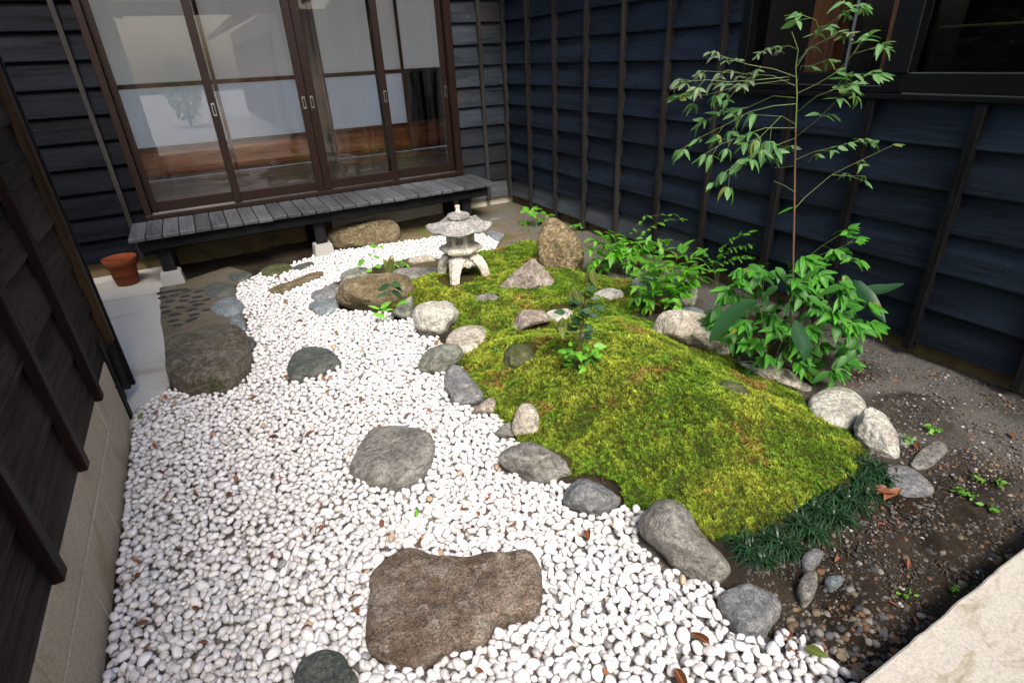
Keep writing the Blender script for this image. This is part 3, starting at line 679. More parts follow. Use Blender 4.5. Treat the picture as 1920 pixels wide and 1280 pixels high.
def boulder(pts, label, mat, zg=0.0, depth=.8, facets=7, rough=.075, group=None, name='garden_stone', shift=.42):
    """rounded rock: the outline seen from the front, its own depth, foot sunk in the ground"""
    SN[0] += 1; seed = SN[0] * 3.17; rs = np.random.default_rng(SN[0])
    P = smooth_poly(pts, 72); c = .5 * (P.min(0) + P.max(0)); yb = P[:, 1].max(); xb = P[P[:, 1].argmax(), 0]
    G = hit(.5 * (xb + c[0]), yb, 2, zg); dist = np.linalg.norm(G - CP)
    W = (P[:, 0].max() - P[:, 0].min()) / FPX * dist; Hh = (P[:, 1].max() - P[:, 1].min()) / FPX * dist
    D = depth * min(W, 1.6 * Hh)
    vh = np.array([G[0], G[1], 0.0]); vh /= np.linalg.norm(vh)
    P0 = G + vh * D * shift
    wv = ray(*c); wv /= np.linalg.norm(wv); u = np.cross(wv, [0, 0, 1.0]); u /= np.linalg.norm(u); v = np.cross(u, wv)
    t = np.dot(P0 - CP, wv); c3 = CP + wv * t
    loc = []
    for x, y in P:
        d = ray(x, y); q = CP + d * (t / np.dot(d, wv)) - c3; loc.append((np.dot(q, u), np.dot(q, v)))
    loc = np.array(loc); th = np.arctan2(loc[:, 1], loc[:, 0]); rr = np.hypot(*loc.T); o = np.argsort(th); th, rr = th[o], rr[o]
    V, F = ico(5 if W > .16 else 4)
    g = np.ones(len(V))
    for k in range(facets):
        n = rs.normal(size=3); n[2] = -abs(n[2]) * 1.3 - .3; n /= np.linalg.norm(n); off = rs.uniform(.70, .93)
        dn = V @ n; g = np.minimum(g, np.where(dn > .02, off / np.maximum(dn, .02), 9))
    g = np.minimum(g, 1.0); g = g * .9 + .1
    nz = fbm(V, 1.6, seed); n2 = fbm(V, 5.0, seed + 9)
    n3 = fbm(V, 12.0, seed + 4); g = g * (1 + rough * nz + rough * .42 * n2 + rough * .16 * n3)
    d = V * g[:, None]; ang = np.arctan2(V[:, 1], V[:, 0]); r = np.interp(ang, th, rr, period=2 * math.pi)
    s = np.hypot(d[:, 0], d[:, 1])
    X = c3 + (r * s * np.cos(ang))[:, None] * u + (r * s * np.sin(ang))[:, None] * v + (d[:, 2] * D * .5)[:, None] * wv
    base = np.array([X[:, 0].mean(), X[:, 1].mean(), zg])
    o = obj(name, trimesh(name, X - base, F), mat); o.location = base
    tag(o, label, 'stone', group)
    fp = X[(X[:, 2] > zg - .04) & (X[:, 2] < zg + .05)][:, :2]
    if len(fp) > 5: FOOT.append(hull2(fp))
    return o
def flatstone(pts, label, mat, zt=.03, zg=0.0, dome=.25, rough=.006, group=None, name='garden_stone', bulge=.03, tilt=(0, 0)):
    """flat-topped stone: the top's outline at its own height, worn edge, sides going into the ground"""
    SN[0] += 1; seed = SN[0] * 3.17
    P = smooth_poly([hit(x, y, 2, zt)[:2] for x, y in pts], 72); c = P.mean(0)
    R = [0.0, .14, .28, .42, .56, .68, .78, .86, .92, .965, 1.0]; hh = zt - zg; V = []; F = []
    size = np.hypot(*(P - c).T).mean()
    for t in R:
        for k, p in enumerate(P):
            q = c + (p - c) * t; V.append([q[0], q[1], zt - hh * dome * t ** 5 - .004 * (t > .99)])
    for f, zf in ((1 + bulge, .55), (1 + bulge * 1.5, .2), (1 + bulge, -.2), (.95, -.9 - .03 / max(hh, .01))):
        for p in P:
            q = c + (p - c) * f; V.append([q[0], q[1], zg + hh * zf])
    V = np.array(V); n = len(P); m = len(R) + 4
    V[:, 2] += rough * fbm(V * [1, 1, .5], 6.0, seed) + (V[:, 0] - c[0]) * tilt[0] + (V[:, 1] - c[1]) * tilt[1]
    e = fbm(V, 9.0, seed + 5)[:, None] * np.array([1, 1, 0]) * .006; e[:n * 3] *= 0; V += e
    for i in range(m - 1):
        for k in range(n):
            a, b = i * n + k, i * n + (k + 1) % n; F += [(a, b, b + n), (a, b + n, a + n)]
    base = np.array([c[0], c[1], zg])
    o = obj(name, trimesh(name, V - base, F), mat); o.location = base
    me = o.data; bm = bmesh.new(); bm.from_mesh(me); bmesh.ops.remove_doubles(bm, verts=bm.verts[:], dist=1e-5); bmesh.ops.recalc_face_normals(bm, faces=bm.faces[:]); bm.to_mesh(me); bm.free()
    tag(o, label, 'stone', group); FOOT.append(P); return o

# stones in the pebble stream and by the path
flatstone(R4((818, 690), (822, 640), (850, 598), (920, 568), (1050, 543), (1150, 528), (1210, 558), (1228, 615), (1222, 675), (1185, 735), (1095, 785), (960, 803), (868, 790), (822, 745)),
          'big rough brown boulder with a flat top between the concrete path and the pebbles', M['wetbrown'], .125, 0, .22, .014, name='boulder', bulge=.02)
flatstone(R8((212, 375), (235, 305), (270, 248), (310, 208), (380, 195), (460, 205), (520, 222), (550, 262), (546, 318), (518, 370), (460, 415), (400, 430), (330, 422), (250, 400)),
          'rounded square grey stepping stone in the middle of the white pebbles', M['grey'], .055, 0, .45, .010, name='stepping_stone')
flatstone(R8((300, 820), (340, 775), (400, 728), (460, 715), (560, 738), (700, 745), (760, 733), (900, 718), (945, 716), (975, 750), (990, 800), (994, 890), (975, 955), (915, 972), (820, 990), (785, 1045), (755, 1080), (640, 1112), (560, 1140), (500, 1165), (430, 1175), (380, 1145), (305, 1105), (287, 1050), (292, 955), (300, 880)),
          'large reddish-brown granite stepping stone with a notched far edge', M['brown'], .045, 0, .2, .008, name='stepping_stone')
flatstone(R8((-5, 1200), (60, 1150), (130, 1138), (180, 1150), (205, 1210), (235, 1260), (240, 1400), (40, 1420), (-20, 1300)),
          'dark wet green-grey stone cut off by the bottom edge of the photo', M['darkg'], .02, 0, .2, .006, name='stepping_stone')
flatstone(R4((1440, 748), (1470, 690), (1530, 662), (1600, 658), (1660, 685), (1697, 728), (1680, 748), (1560, 795), (1452, 820)),
          'dark green-grey triangular stepping stone beside the big brown boulder', M['darkg'], .03, 0, .4, .007, name='stepping_stone')
flatstone(R4((1340, 372), (1440, 335), (1560, 290), (1612, 284), (1604, 302), (1500, 342), (1410, 382)), 'long thin brown stone sunk in the pebbles near the deck', M['tan'], .03, 0, .4)
flatstone(R4((1055, 455), (1090, 425), (1150, 410), (1200, 430), (1208, 468), (1180, 492), (1110, 498), (1075, 480)), 'blue-grey flat stone at the corner of the cobbled strip', M['bluegrey'], .035, 0, .35)
flatstone(R4((1025, 365), (1060, 340), (1150, 345), (1175, 375), (1160, 400), (1060, 405), (1030, 390)), 'mossy green flat stone between the blue-grey stone and the deck', M['darkg'], .025, 0, .3)
flatstone(R4((1150, 520), (1185, 503), (1222, 525), (1222, 575), (1190, 600), (1150, 570)), 'small grey stone tucked behind the big brown boulder', M['bluegrey'], .03, 0, .4)
flatstone(R4((1225, 615), (1262, 610), (1270, 650), (1235, 672)), 'small dark stone at the pebble side of the big brown boulder', M['darkg'], .02, 0, .4)
flatstone(R4((1140, 305), (1180, 288), (1245, 292), (1250, 318), (1180, 335)), 'dark mossy edging stone under the deck, beside the cobbled strip', M['darkg'], .02, 0, .3)
flatstone(R4((1300, 282), (1360, 252), (1440, 250), (1452, 275), (1340, 302)), 'green mossy edging stone in front of the deck, left of the middle pier', M['mossy'], .025, 0, .3)
flatstone(R4((1470, 262), (1540, 238), (1565, 250), (1500, 278)), 'small dark edging stone touching the middle pier block', M['darkg'], .015, 0, .3)
# around the lantern
boulder(R5((170, 275), (205, 230), (300, 190), (400, 165), (500, 157), (560, 165), (590, 200), (605, 262), (570, 318), (500, 335), (330, 345), (220, 343), (188, 310)), 'large mossy tan boulder lying under the deck', M['tan'], 0, .7, 4, name='boulder')
boulder(R5((222, 640), (235, 590), (270, 540), (330, 515), (420, 495), (520, 485), (600, 490), (650, 500), (680, 540), (690, 600), (675, 640), (600, 690), (560, 722), (470, 727), (380, 717), (300, 702), (240, 680)), 'broad tan-brown boulder left of the stone lantern', M['tan'], 0, .75, 5, name='boulder')
boulder(R5((555, 735), (590, 680), (640, 640), (680, 628), (692, 660), (690, 715), (682, 772), (620, 757)), 'small grey-brown rock against the right end of the broad tan boulder', M['greyg'], 0, .9)
flatstone(R5((253, 478), (295, 457), (355, 440), (415, 448), (428, 478), (335, 505), (262, 520)), 'low grey-green stone behind the broad tan boulder', M['greyg'], .05, 0, .4)
flatstone(R5((565, 465), (640, 442), (760, 437), (850, 448), (855, 490), (760, 513), (665, 525), (605, 505)), 'flat grey stone left of the lantern legs', M['grey'], .05, 0, .3)
boulder(R5((655, 410), (700, 385), (770, 376), (810, 386), (830, 415), (765, 437), (680, 437)), 'low pale grey rock behind the flat stone by the lantern', M['pale'], .0, .8, 3)
flatstone(R5((75, 597), (140, 570), (210, 548), (242, 560), (215, 612), (150, 632), (90, 627)), 'low grey stone at the left foot of the broad tan boulder', M['slate'], .03, 0, .4)
flatstone(R5((60, 667), (100, 642), (180, 630), (225, 632), (228, 682), (180, 705), (120, 716)), 'flat blue-grey stone in front of the broad tan boulder', M['bluegrey'], .03, 0, .4)
flatstone(R5((820, 550), (900, 525), (1000, 508), (1100, 528), (1112, 545), (1000, 592), (930, 615), (868, 590)), 'flat grey slab under the stone lantern', M['slate'], .048, .02, .1, .003, name='base_slab')
boulder(R5((1205, 602), (1215, 560), (1260, 510), (1320, 460), (1380, 415), (1420, 400), (1450, 430), (1500, 480), (1535, 540), (1530, 578), (1490, 612), (1400, 632), (1280, 638), (1215, 630)), 'triangular beige-grey boulder right of the lantern', M['pinkgrey'], .045, .7, 6, name='boulder')
boulder(R5((1430, 420), (1440, 300), (1455, 220), (1465, 170), (1490, 150), (1540, 165), (1600, 200), (1660, 245), (1680, 290), (1700, 340), (1718, 400), (1705, 450), (1660, 500), (1600, 520), (1540, 515), (1490, 480)), 'tall craggy upright ochre rock behind the triangular boulder', M['ochre'], .04, .8, 7, .10, name='standing_stone')
boulder(R5((1045, 650), (1070, 622), (1120, 608), (1170, 612), (1210, 635), (1218, 660), (1190, 685), (1120, 692), (1060, 682)), 'smooth round grey stone set in the moss before the lantern', M['grey'], .045, .9, 1, .02)
boulder(R5((685, 740), (700, 690), (750, 665), (830, 655), (890, 650), (940, 670), (975, 720), (970, 770), (930, 805), (880, 852), (820, 872), (760, 867), (715, 832), (690, 780)), 'round whitish-green boulder at the edge of the pebbles', M['white'], 0, .85, 5, name='boulder')
flatstone(R5((885, 850), (920, 810), (980, 787), (1060, 780), (1120, 785), (1140, 830), (1133, 865), (1065, 905), (1000, 935), (950, 920), (900, 895)), 'flat pale grey stone right of the round whitish boulder', M['pale'], .07, 0, .3, .008)
boulder(R5((705, 1055), (720, 1000), (770, 950), (830, 920), (900, 905), (960, 920), (992, 962), (970, 1012), (905, 1055), (880, 1092), (800, 1094), (720, 1092)), 'grey-green boulder with a white patch at the moss corner', M['greyg'], 0, .8, 4)
boulder(R5((872, 1132), (890, 1070), (930, 1035), (980, 1050), (1030, 1110), (1080, 1170), (1112, 1222), (1100, 1262), (1020, 1285), (930, 1285), (905, 1205), (880, 1165)), 'smooth dark grey egg-shaped stone at the edge of the moss', M['slate'], 0, .8, 2, .02)
boulder(R5((1280, 842), (1300, 770), (1330, 715), (1390, 700), (1450, 710), (1500, 740), (1510, 772), (1440, 795), (1360, 825), (1320, 848)), 'brownish rock at the top of the moss mound', M['pinkgrey'], .05, .8, 4)
flatstone(R5((1460, 718), (1530, 692), (1600, 680), (1652, 700), (1640, 732), (1560, 757), (1500, 747)), 'flat whitish stone behind the brownish rock', M['white'], .08, .03, .35)
boulder(R5((1222, 1065), (1240, 980), (1270, 922), (1330, 912), (1400, 930), (1440, 970), (1480, 1025), (1400, 1068), (1290, 1085)), 'moss-covered block-like stone on the near mound', M['mossy'], .08, .8, 6)
flatstone(R5((1220, 290), (1280, 264), (1375, 265), (1392, 290), (1290, 312)), 'flat grey paving stone beyond the lantern, nearest the pebbles', M['greyg'], .03, .0, .3)
flatstone(R5((1130, 240), (1170, 212), (1230, 225), (1242, 255), (1190, 274)), 'blue-grey flat stone behind the lantern roof', M['bluegrey'], .03, .0, .3)
flatstone(R5((1135, 165), (1180, 138), (1232, 162), (1220, 195), (1160, 192)), 'slate-grey flat stone near the right deck leg', M['slate'], .03, .0, .3)
flatstone(R5((1105, 382), (1180, 342), (1260, 315), (1312, 325), (1240, 362), (1150, 388)), 'long grey-green flat stone right of the lantern platform', M['greyg'], .03, .0, .3)
# row along the moss, front to back
boulder(R8((718, 165), (750, 125), (790, 100), (815, 110), (824, 150), (785, 170)), 'small pinkish-brown stone beside the dark egg-shaped stone', M['pinkgrey'], 0, .9, 3)
boulder(R8((813, 247), (850, 210), (880, 205), (892, 235), (890, 262), (840, 265)), 'small grey stone touching the pale upright rock', M['grey'], 0, .9, 3)
boulder(R8((888, 195), (905, 140), (940, 123), (980, 140), (1005, 190), (1010, 215), (985, 272), (950, 284), (905, 268), (886, 240)), 'pale grey upright rock at the left edge of the moss', M['pale'], .0, .8, 5)
boulder(R8((828, 352), (870, 310), (940, 282), (1000, 300), (1080, 340), (1130, 390), (1145, 422), (1085, 438), (1050, 454), (960, 460), (915, 432), (850, 392)), 'long veined grey-green rock between pebbles and moss', M['grey'], 0, .75, 5)
boulder(R8((1086, 522), (1120, 460), (1160, 435), (1230, 450), (1300, 490), (1330, 522), (1312, 562), (1260, 604), (1180, 575), (1110, 552)), 'squat slate-grey rock between the veined rock and the large grey one', M['slate'], 0, .75, 5)
boulder(R7((0, 665), (40, 615), (90, 592), (140, 603), (190, 640), (215, 690), (260, 750), (310, 800), (342, 852), (330, 892), (285, 917), (235, 912), (180, 890), (125, 850), (70, 800), (25, 755), (-2, 712)), 'large smooth grey rock at the front corner of the moss', M['grey'], 0, .8, 2, .03, name='boulder')
flatstone(R7((300, 950), (350, 912), (400, 895), (440, 908), (500, 928), (532, 968), (522, 1005), (496, 1035), (478, 1062), (400, 1060), (340, 1005)), 'flat dark slate-grey stone below the mondo grass', M['slate'], .045, 0, .4, .012)
flatstone(R7((640, 202), (680, 165), (740, 150), (800, 165), (845, 205), (850, 232), (820, 268), (770, 290), (720, 285), (660, 258)), 'flat round pale blue-grey stone under the leafy bush', M['white'], .10, .03, .3, .008)
boulder(R7((805, 300), (830, 260), (870, 248), (920, 275), (950, 320), (970, 380), (968, 442), (930, 448), (870, 425), (820, 395), (803, 345)), 'white and brown patched boulder at the right end of the moss', M['white'], .03, .75, 5, name='boulder')
flatstone(R7((925, 470), (990, 460), (1050, 490), (1105, 545), (1070, 562), (1000, 560), (940, 522)), 'flat grey stone half buried beside the patched boulder', M['slate'], .055, .03, .3)
flatstone(R7((1020, 452), (1060, 402), (1110, 372), (1152, 385), (1142, 420), (1062, 470)), 'grey stone sunk level with the bare soil', M['grey'], .048, .035, .3)
flatstone(R7((957, 335), (1000, 345), (1027, 372), (985, 378)), 'small grey stone behind the patched boulder', M['grey'], .05, .03, .3)
flatstone(R7((598, 892), (630, 850), (667, 860), (662, 920), (622, 962), (600, 932)), 'pale grey upright shard in the soil below the mondo grass', M['grey'], .045, .02, .4)
flatstone(R7((698, 882), (750, 868), (768, 890), (722, 910)), 'small blue-grey pointed stone on the bare soil', M['bluegrey'], .04, .02, .4)
flatstone(R7((613, 800), (650, 763), (692, 785), (642, 832)), 'grey stone half hidden under the mondo grass', M['slate'], .05, .02, .4)
boulder(R6((580, 692), (600, 620), (650, 590), (720, 585), (800, 595), (860, 610), (910, 650), (960, 700), (997, 742), (992, 802), (942, 830), (850, 792), (760, 762), (650, 738), (590, 717)), 'big bright beige boulder behind the moss mound', M['beige'], .08, .7, 4, .04, name='boulder')
boulder(R6((1015, 850), (1080, 846), (1150, 853), (1240, 873), (1310, 908), (1402, 985), (1372, 1008), (1290, 988), (1200, 962), (1120, 932), (1060, 885)), 'long pale stone with a white patch below the broad blade leaves', M['pale'], .04, .9, 4)
boulder(R6((500, 445), (560, 425), (680, 415), (780, 435), (817, 470), (812, 552), (760, 574), (600, 565), (512, 505)), 'pale grey boulder behind the bright green shrub', M['white'], .05, .7, 4, name='boulder')
boulder(R6((285, 548), (310, 500), (380, 480), (440, 495), (452, 522), (402, 558), (320, 568)), 'whitish stone left of the bright green shrub', M['white'], .05, .8, 4)
boulder(R6((745, 585), (800, 574), (858, 600), (830, 625), (770, 620)), 'small blue-grey stone perched behind the beige boulder', M['bluegrey'], .12, .8, 3)
boulder(R7((286, 178), (316, 150), (385, 163), (414, 200), (404, 242), (362, 254), (298, 232)), 'mossy green slab-like stone lying on the far slope of the near mound', M['mossy'], .15, .9, 6, .06)

# set stones in the cement strip
cobs = np.array([(539,562),(603,550),(640,548),(717,550),(800,553),(547,595),(628,582),(703,588),(791,592),(597,622),(696,618),(765,625),(800,645),(560,665),(668,665),(752,682),(852,684),(572,698),(632,716),(768,718),(622,760),(750,752),(650,792),(690,540),(860,610),(880,560)])
for i, (a, b) in enumerate(cobs):
    p = hit(160 + a * .2656, 400 + b * .2656, 2, .006); V, F = ico(3)
    if not i or i % 6 == 0:
        me = trimesh('set_stone', V * [.040 * random.uniform(.8, 1.2), .021, .009] + 0, F)
    o = bpy.data.objects.new('set_stone', me)
    if not me.materials: me.materials.append(M['setstone'])
    o.location = (p[0], p[1], .006); o.rotation_euler = (0, 0, random.uniform(-.5, .5)); s = random.uniform(.75, 1.1); o.scale = (s, s, 1); COL.objects.link(o)
    o.parent = cob

# ------------------------------------------------------------------ stone lantern
LX, LY, LZ = 1.430, 3.428, .048
lan = empty('stone_lantern', (LX, LY, LZ), 'low pale stone lantern with a wide hexagonal roof on four legs', 'stone lantern')
lm, lr = M['lantern'], M['lantern_roof']
def hexr(p, amt):   # hexagon-like radius, corners at multiples of 60 degrees
    def f(t, r, z):
        a = (t + math.pi / 6) % (math.pi / 3) - math.pi / 6
        # corner at a=0
        d = math.cos(math.pi / 6) / math.cos(math.pi / 6 - abs(a))
        return (1 - amt) + amt * d
    return f
for sx, sy in ((-1, -1), (1, -1), (1, 1), (-1, 1)):
    V = []; F = []
    rings = [(.128, .026, 0.0), (.122, .026, .05), (.112, .030, .10), (.096, .036, .14), (.075, .042, .17), (.062, .050, .188)]
    for (d, hw, z) in rings:
        cx, cy = sx * d, sy * d
        for a, b in ((-1, -1), (1, -1), (1, 1), (-1, 1)):
            V.append((LX + cx - sx * .006 + a * hw, LY + cy - sy * .006 + b * hw, LZ + z))
    for i in range(5):
        for k in range(4):
            a, b = i * 4 + k, i * 4 + (k + 1) % 4; F.append((a, b, b + 4, a + 4))
    F += [(3, 2, 1, 0), (20, 21, 22, 23)]
    me = pymesh('leg', V, F); bm = bmesh.new(); bm.from_mesh(me); bmesh.ops.bevel(bm, geom=bm.edges[:], offset=.007, segments=2, affect='EDGES'); bmesh.ops.recalc_face_normals(bm, faces=bm.faces[:]); bm.to_mesh(me); bm.free()
    obj('leg', me, lm, lan)
# arched skirt joining the legs: four scalloped walls and the crown block
def skirt():
    bm = bmesh.new(); n = 16
    for (ux, uy) in ((1, 0), (-1, 0), (0, 1), (0, -1)):
        px_, py_ = -uy, ux
        vo = []; 
        for i in range(n + 1):
            t = -1 + 2 * i / n
            arch = .098 + .040 * (1 - abs(t) ** 2.2) - .022 * math.exp(-(t / .16) ** 2)
            row = []
            for (zz_, off) in ((arch, .112 - .25 * max(0, arch - .10)), (.165, .088), (.200, .070)):
                wd = .108 - .22 * max(0, zz_ - .10)
                row.append(bm.verts.new((LX + ux * off + px_ * t * wd, LY + uy * off + py_ * t * wd, LZ + zz_)))
            row.append(bm.verts.new((LX + ux * .060 + px_ * t * .09, LY + uy * .060 + py_ * t * .09, LZ + .165)))
            row.append(bm.verts.new((LX + ux * (.112 - .25 * max(0, arch - .10) - .030) + px_ * t * .108, LY + uy * (.112 - .25 * max(0, arch - .10) - .030) + py_ * t * .108, LZ + arch + .002)))
            vo.append(row)
        for i in range(n):
            for k in range(5):
                bm.faces.new((vo[i][k], vo[i + 1][k], vo[i + 1][(k + 1) % 5], vo[i][(k + 1) % 5]))
    bmesh.ops.recalc_face_normals(bm, faces=bm.faces[:])
    return bm_mesh('leg_arch', bm, True)
obj('leg_arch', skirt(), lm, lan)
lathe('leg_crown', [(.118, .150), (.116, .170), (.108, .188), (.092, .200), (.06, .204)], lm, lan, (LX, LY, LZ), 48, math.pi / 4, lambda t, r, z: .82 + .18 * math.cos(4 * t) * .9)
hx = math.radians(-28)
lathe('platform', [(.070, .200), (.098, .204), (.146, .228), (.152, .240), (.150, .252), (.120, .262), (.085, .266)], lm, lan, (LX, LY, LZ), 48, hx, hexr(0, 1.0), False)
# fire box: six posts, six panels, lattice windows
fb = empty('fire_box', (LX, LY, LZ), None, None); fb.parent = lan; fb.matrix_parent_inverse = Matrix.Translation(-lan.location)
for k in range(6):
    a0 = hx + k * math.pi / 3; a1 = a0 + math.pi / 3; R_ = .092
    A = np.array([LX + R_ * math.cos(a0), LY + R_ * math.sin(a0)]); B = np.array([LX + R_ * math.cos(a1), LY + R_ * math.sin(a1)])
    e = (B - A) / np.linalg.norm(B - A); n_ = np.array([math.cos((a0 + a1) / 2), math.sin((a0 + a1) / 2)]); L = np.linalg.norm(B - A)
    def seg(name, s0, s1, z0, z1, d0, d1, rot=None):
        V = []
        for z in (z0, z1):
            for s, d in ((s0, d0), (s1, d0), (s1, d1), (s0, d1)):
                p = A + e * s * L + n_ * d; V.append((p[0], p[1], LZ + z))
        return obj(name, pymesh(name, V, [(3, 2, 1, 0), (4, 5, 6, 7), (0, 1, 5, 4), (1, 2, 6, 5), (2, 3, 7, 6), (3, 0, 4, 7)]), lm, fb)
    seg('post', -.04, .14, .262, .358, -.016, .004); seg('post', .86, 1.04, .262, .358, -.016, .0045)
    seg('sill', .14, .86, .262, .282, -.014, .003); seg('head', .14, .86, .340, .358, -.014, .003)
    seg('window_jamb', .14, .26, .282, .340, -.012, -.001); seg('window_jamb', .74, .86, .282, .340, -.012, -.001)
    V = []; F = []
    for sgn in (1, -1):
        for c in (.34, .5, .66):
            s0, s1 = (c - .16, c + .16); z0, z1 = (.282, .340) if sgn > 0 else (.340, .282)
            p0 = A + e * max(.24, s0) * L; p1 = A + e * min(.76, s1) * L
            q = len(V)
            for p, z in ((p0, z0), (p1, z1)):
                for d in (-.009, -.003):
                    for dz in (-.0035, .0035): V.append((p[0] + n_[0] * d, p[1] + n_[1] * d, LZ + z + dz))
            F += [(q, q + 1, q + 3, q + 2), (q + 4, q + 6, q + 7, q + 5), (q, q + 4, q + 5, q + 1), (q + 2, q + 3, q + 7, q + 6), (q, q + 2, q + 6, q + 4), (q + 1, q + 5, q + 7, q + 3)]
    obj('lattice', pymesh('lattice', V, F), lm, fb)
def roofprof():
    seg = 72; V = []; F = []; 
    prof = [(.075, .352), (.17, .362), (.205, .366), (.224, .374), (.226, .383), (.205, .388), (.165, .398), (.125, .414), (.09, .432), (.06, .446), (.02, .45)]
    f = hexr(0, .62)
    for r, z in prof:
        for k in range(seg):
            t = 2 * math.pi * k / seg; a = (t + math.pi / 6) % (math.pi / 3) - math.pi / 6
            up = .020 * max(0, 1 - abs(a) / .52) ** 2 * sm((r - .09) / .13)
            ridge = .008 * math.exp(-(a / .07) ** 2) * (.06 < r < .21) * (z > .38)
            q = r * f(t, r, z)
            V.append((LX + q * math.cos(t + hx), LY + q * math.sin(t + hx), LZ + z + float(up) + ridge))
    for i in range(len(prof) - 1):
        for k in range(seg):
            a, b = i * seg + k, i * seg + (k + 1) % seg; F.append((a, b, b + seg, a + seg))
    F.append(tuple(range(seg))[::-1]); F.append(tuple((len(prof) - 1) * seg + k for k in range(seg)))
    return pymesh('lantern_roof', V, F, True)
rf = obj('lantern_roof', roofprof(), lr, lan)
lathe('cap_disc', [(.055, .440), (.073, .444), (.078, .458), (.072, .472), (.040, .480), (.012, .483)], lr, lan, (LX, LY, LZ), 40)
lathe('finial', [(.026, .478), (.020, .488), (.014, .500), (.014, .512), (.017, .522), (.015, .530), (.002, .531)], lm, lan, (LX, LY, LZ), 20)

# ------------------------------------------------------------------ white pebbles: dropped one by one on a height map
FG = np.full((590, 480), -1.0)          # signed distance into the nearest stone's footprint
for fp in FOOT:
    i0 = max(0, int((fp[:, 0].min() - .06 - TX0) / TR)); i1 = min(480, int((fp[:, 0].max() + .06 - TX0) / TR) + 2)
    j0 = max(0, int((fp[:, 1].min() - .06 - TY0) / TR)); j1 = min(590, int((fp[:, 1].max() + .06 - TY0) / TR) + 2)
    if i1 <= i0 or j1 <= j0: continue
    q = np.stack([_TX[j0:j1, i0:i1].ravel(), _TY[j0:j1, i0:i1].ravel()], 1)
    FG[j0:j1, i0:i1] = np.maximum(FG[j0:j1, i0:i1], sdist(q, fp).reshape(j1 - j0, i1 - i0))
RES = .004; BX0, BY0 = -.62, .28; NX, NY = int(2.75 / RES), int(4.75 / RES)
xs = BX0 + (np.arange(NX) + .5) * RES; ys = BY0 + (np.arange(NY) + .5) * RES
cgx = np.arange(BX0, BX0 + 2.75, .02); cgy = np.arange(BY0, BY0 + 4.75, .02)
CX, CY = np.meshgrid(cgx, cgy); CPT = np.stack([CX.ravel(), CY.ravel()], 1)
sdp = look(DP, CPT); sdr = -look(FG, CPT)
inb = (CPT[:, 0] > XL + .02)
ok = (sdp > -.005) & (sdr > .010) & inb
okp = CPT[ok]
HM = np.full((NY, NX), -.030, np.float32)
bed = obj('gravel_bed', pymesh('gravel_bed', [(p[0], p[1], -.030) for p in PEB], [tuple(range(len(PEB)))]), M['bed']); tag(bed, kind='structure')
pebs = []
N_PEB = 24000
for i in range(N_PEB):
    a = float(np.clip(.0162 * math.exp(random.gauss(0, .18)), .0105, .026)); b = a * random.uniform(.64, .90); c = a * random.uniform(.50, .74)
    best = None; rad = .5 * (a + b); kk = int(rad / RES)
    yy, xx = np.mgrid[-kk:kk + 1, -kk:kk + 1]; rho = np.clip((xx ** 2 + yy ** 2) * (RES / rad) ** 2, 0, 1.2); msk = rho < .96
    prof = (c * np.sqrt(np.clip(1 - rho, 0, 1))).astype(np.float32)
    for _ in range(11):
        p = okp[random.randrange(len(okp))] + rng.uniform(-.01, .01, 2)
        ix, iy = int((p[0] - BX0) / RES), int((p[1] - BY0) / RES)
        if ix < kk + 1 or iy < kk + 1 or ix >= NX - kk - 1 or iy >= NY - kk - 1: continue
        zc = float((HM[iy - kk:iy + kk + 1, ix - kk:ix + kk + 1] + prof * .66)[msk].max())
        if best is None or zc < best[0]: best = (zc, p, ix, iy)
    if best is None or best[0] > .009: continue
    zc, p, ix, iy = best
    sub = HM[iy - kk:iy + kk + 1, ix - kk:ix + kk + 1]
    gxs = float(sub[:, kk + 1:].mean() - sub[:, :kk].mean()) / rad; gys = float(sub[kk + 1:, :].mean() - sub[:kk, :].mean()) / rad
    sub[msk] = np.maximum(sub[msk], zc + prof[msk] * .92)
    pebs.append((p[0], p[1], zc, a, b, c, gxs, gys, ix, iy))
def hm(x, y):
    ix, iy = int((x - BX0) / RES), int((y - BY0) / RES)
    return float(HM[min(max(iy, 0), NY - 1), min(max(ix, 0), NX - 1)])
def pebble_shape(n, seed):
    V, F = ico(n); rs = np.random.default_rng(seed); g = np.ones(len(V))
    for k in range(7):
        nn = rs.normal(size=3); nn /= np.linalg.norm(nn); dn = V @ nn; g = np.minimum(g, np.where(dn > .05, rs.uniform(.62, .90) / np.maximum(dn, .05), 9))
    g = .14 + .86 * np.minimum(g, 1.05); g *= 1 + .22 * fbm(V, 1.0, seed * 1.7)
    return V * g[:, None], F
PSH = {(n, k): pebble_shape(n, k + 1) for n in (2, 3) for k in range(10)}
PCOL = [(.82, .80, .79), (.83, .82, .82), (.79, .77, .77), (.82, .79, .77), (.75, .74, .745), (.84, .835, .83), (.80, .77, .745), (.77, .76, .765), (.82, .80, .80), (.72, .70, .68)]
pm = []
for k in range(10):
    V, F = PSH[(3, k)]; me = trimesh('pebble', V, F, np.tile(PCOL[k], (len(V), 1))); me.materials.append(M['pebble']); pm.append(me)
info = []
for i, pb in enumerate(pebs):
    top = pb[2] + .92 * pb[5]; vis = HM[pb[9], pb[8]] < top + .003
    px = proj(pb[:3]); d = np.linalg.norm(np.array(pb[:3]) - CP)
    info.append((pb[3] / d if vis and 5 < px[0] < 1915 and 5 < px[1] < 1275 else 0, d))
order = sorted(range(len(pebs)), key=lambda i: -info[i][0])
single = set(order[:300])
VV, FF, CC = [], [], []; nv = 0
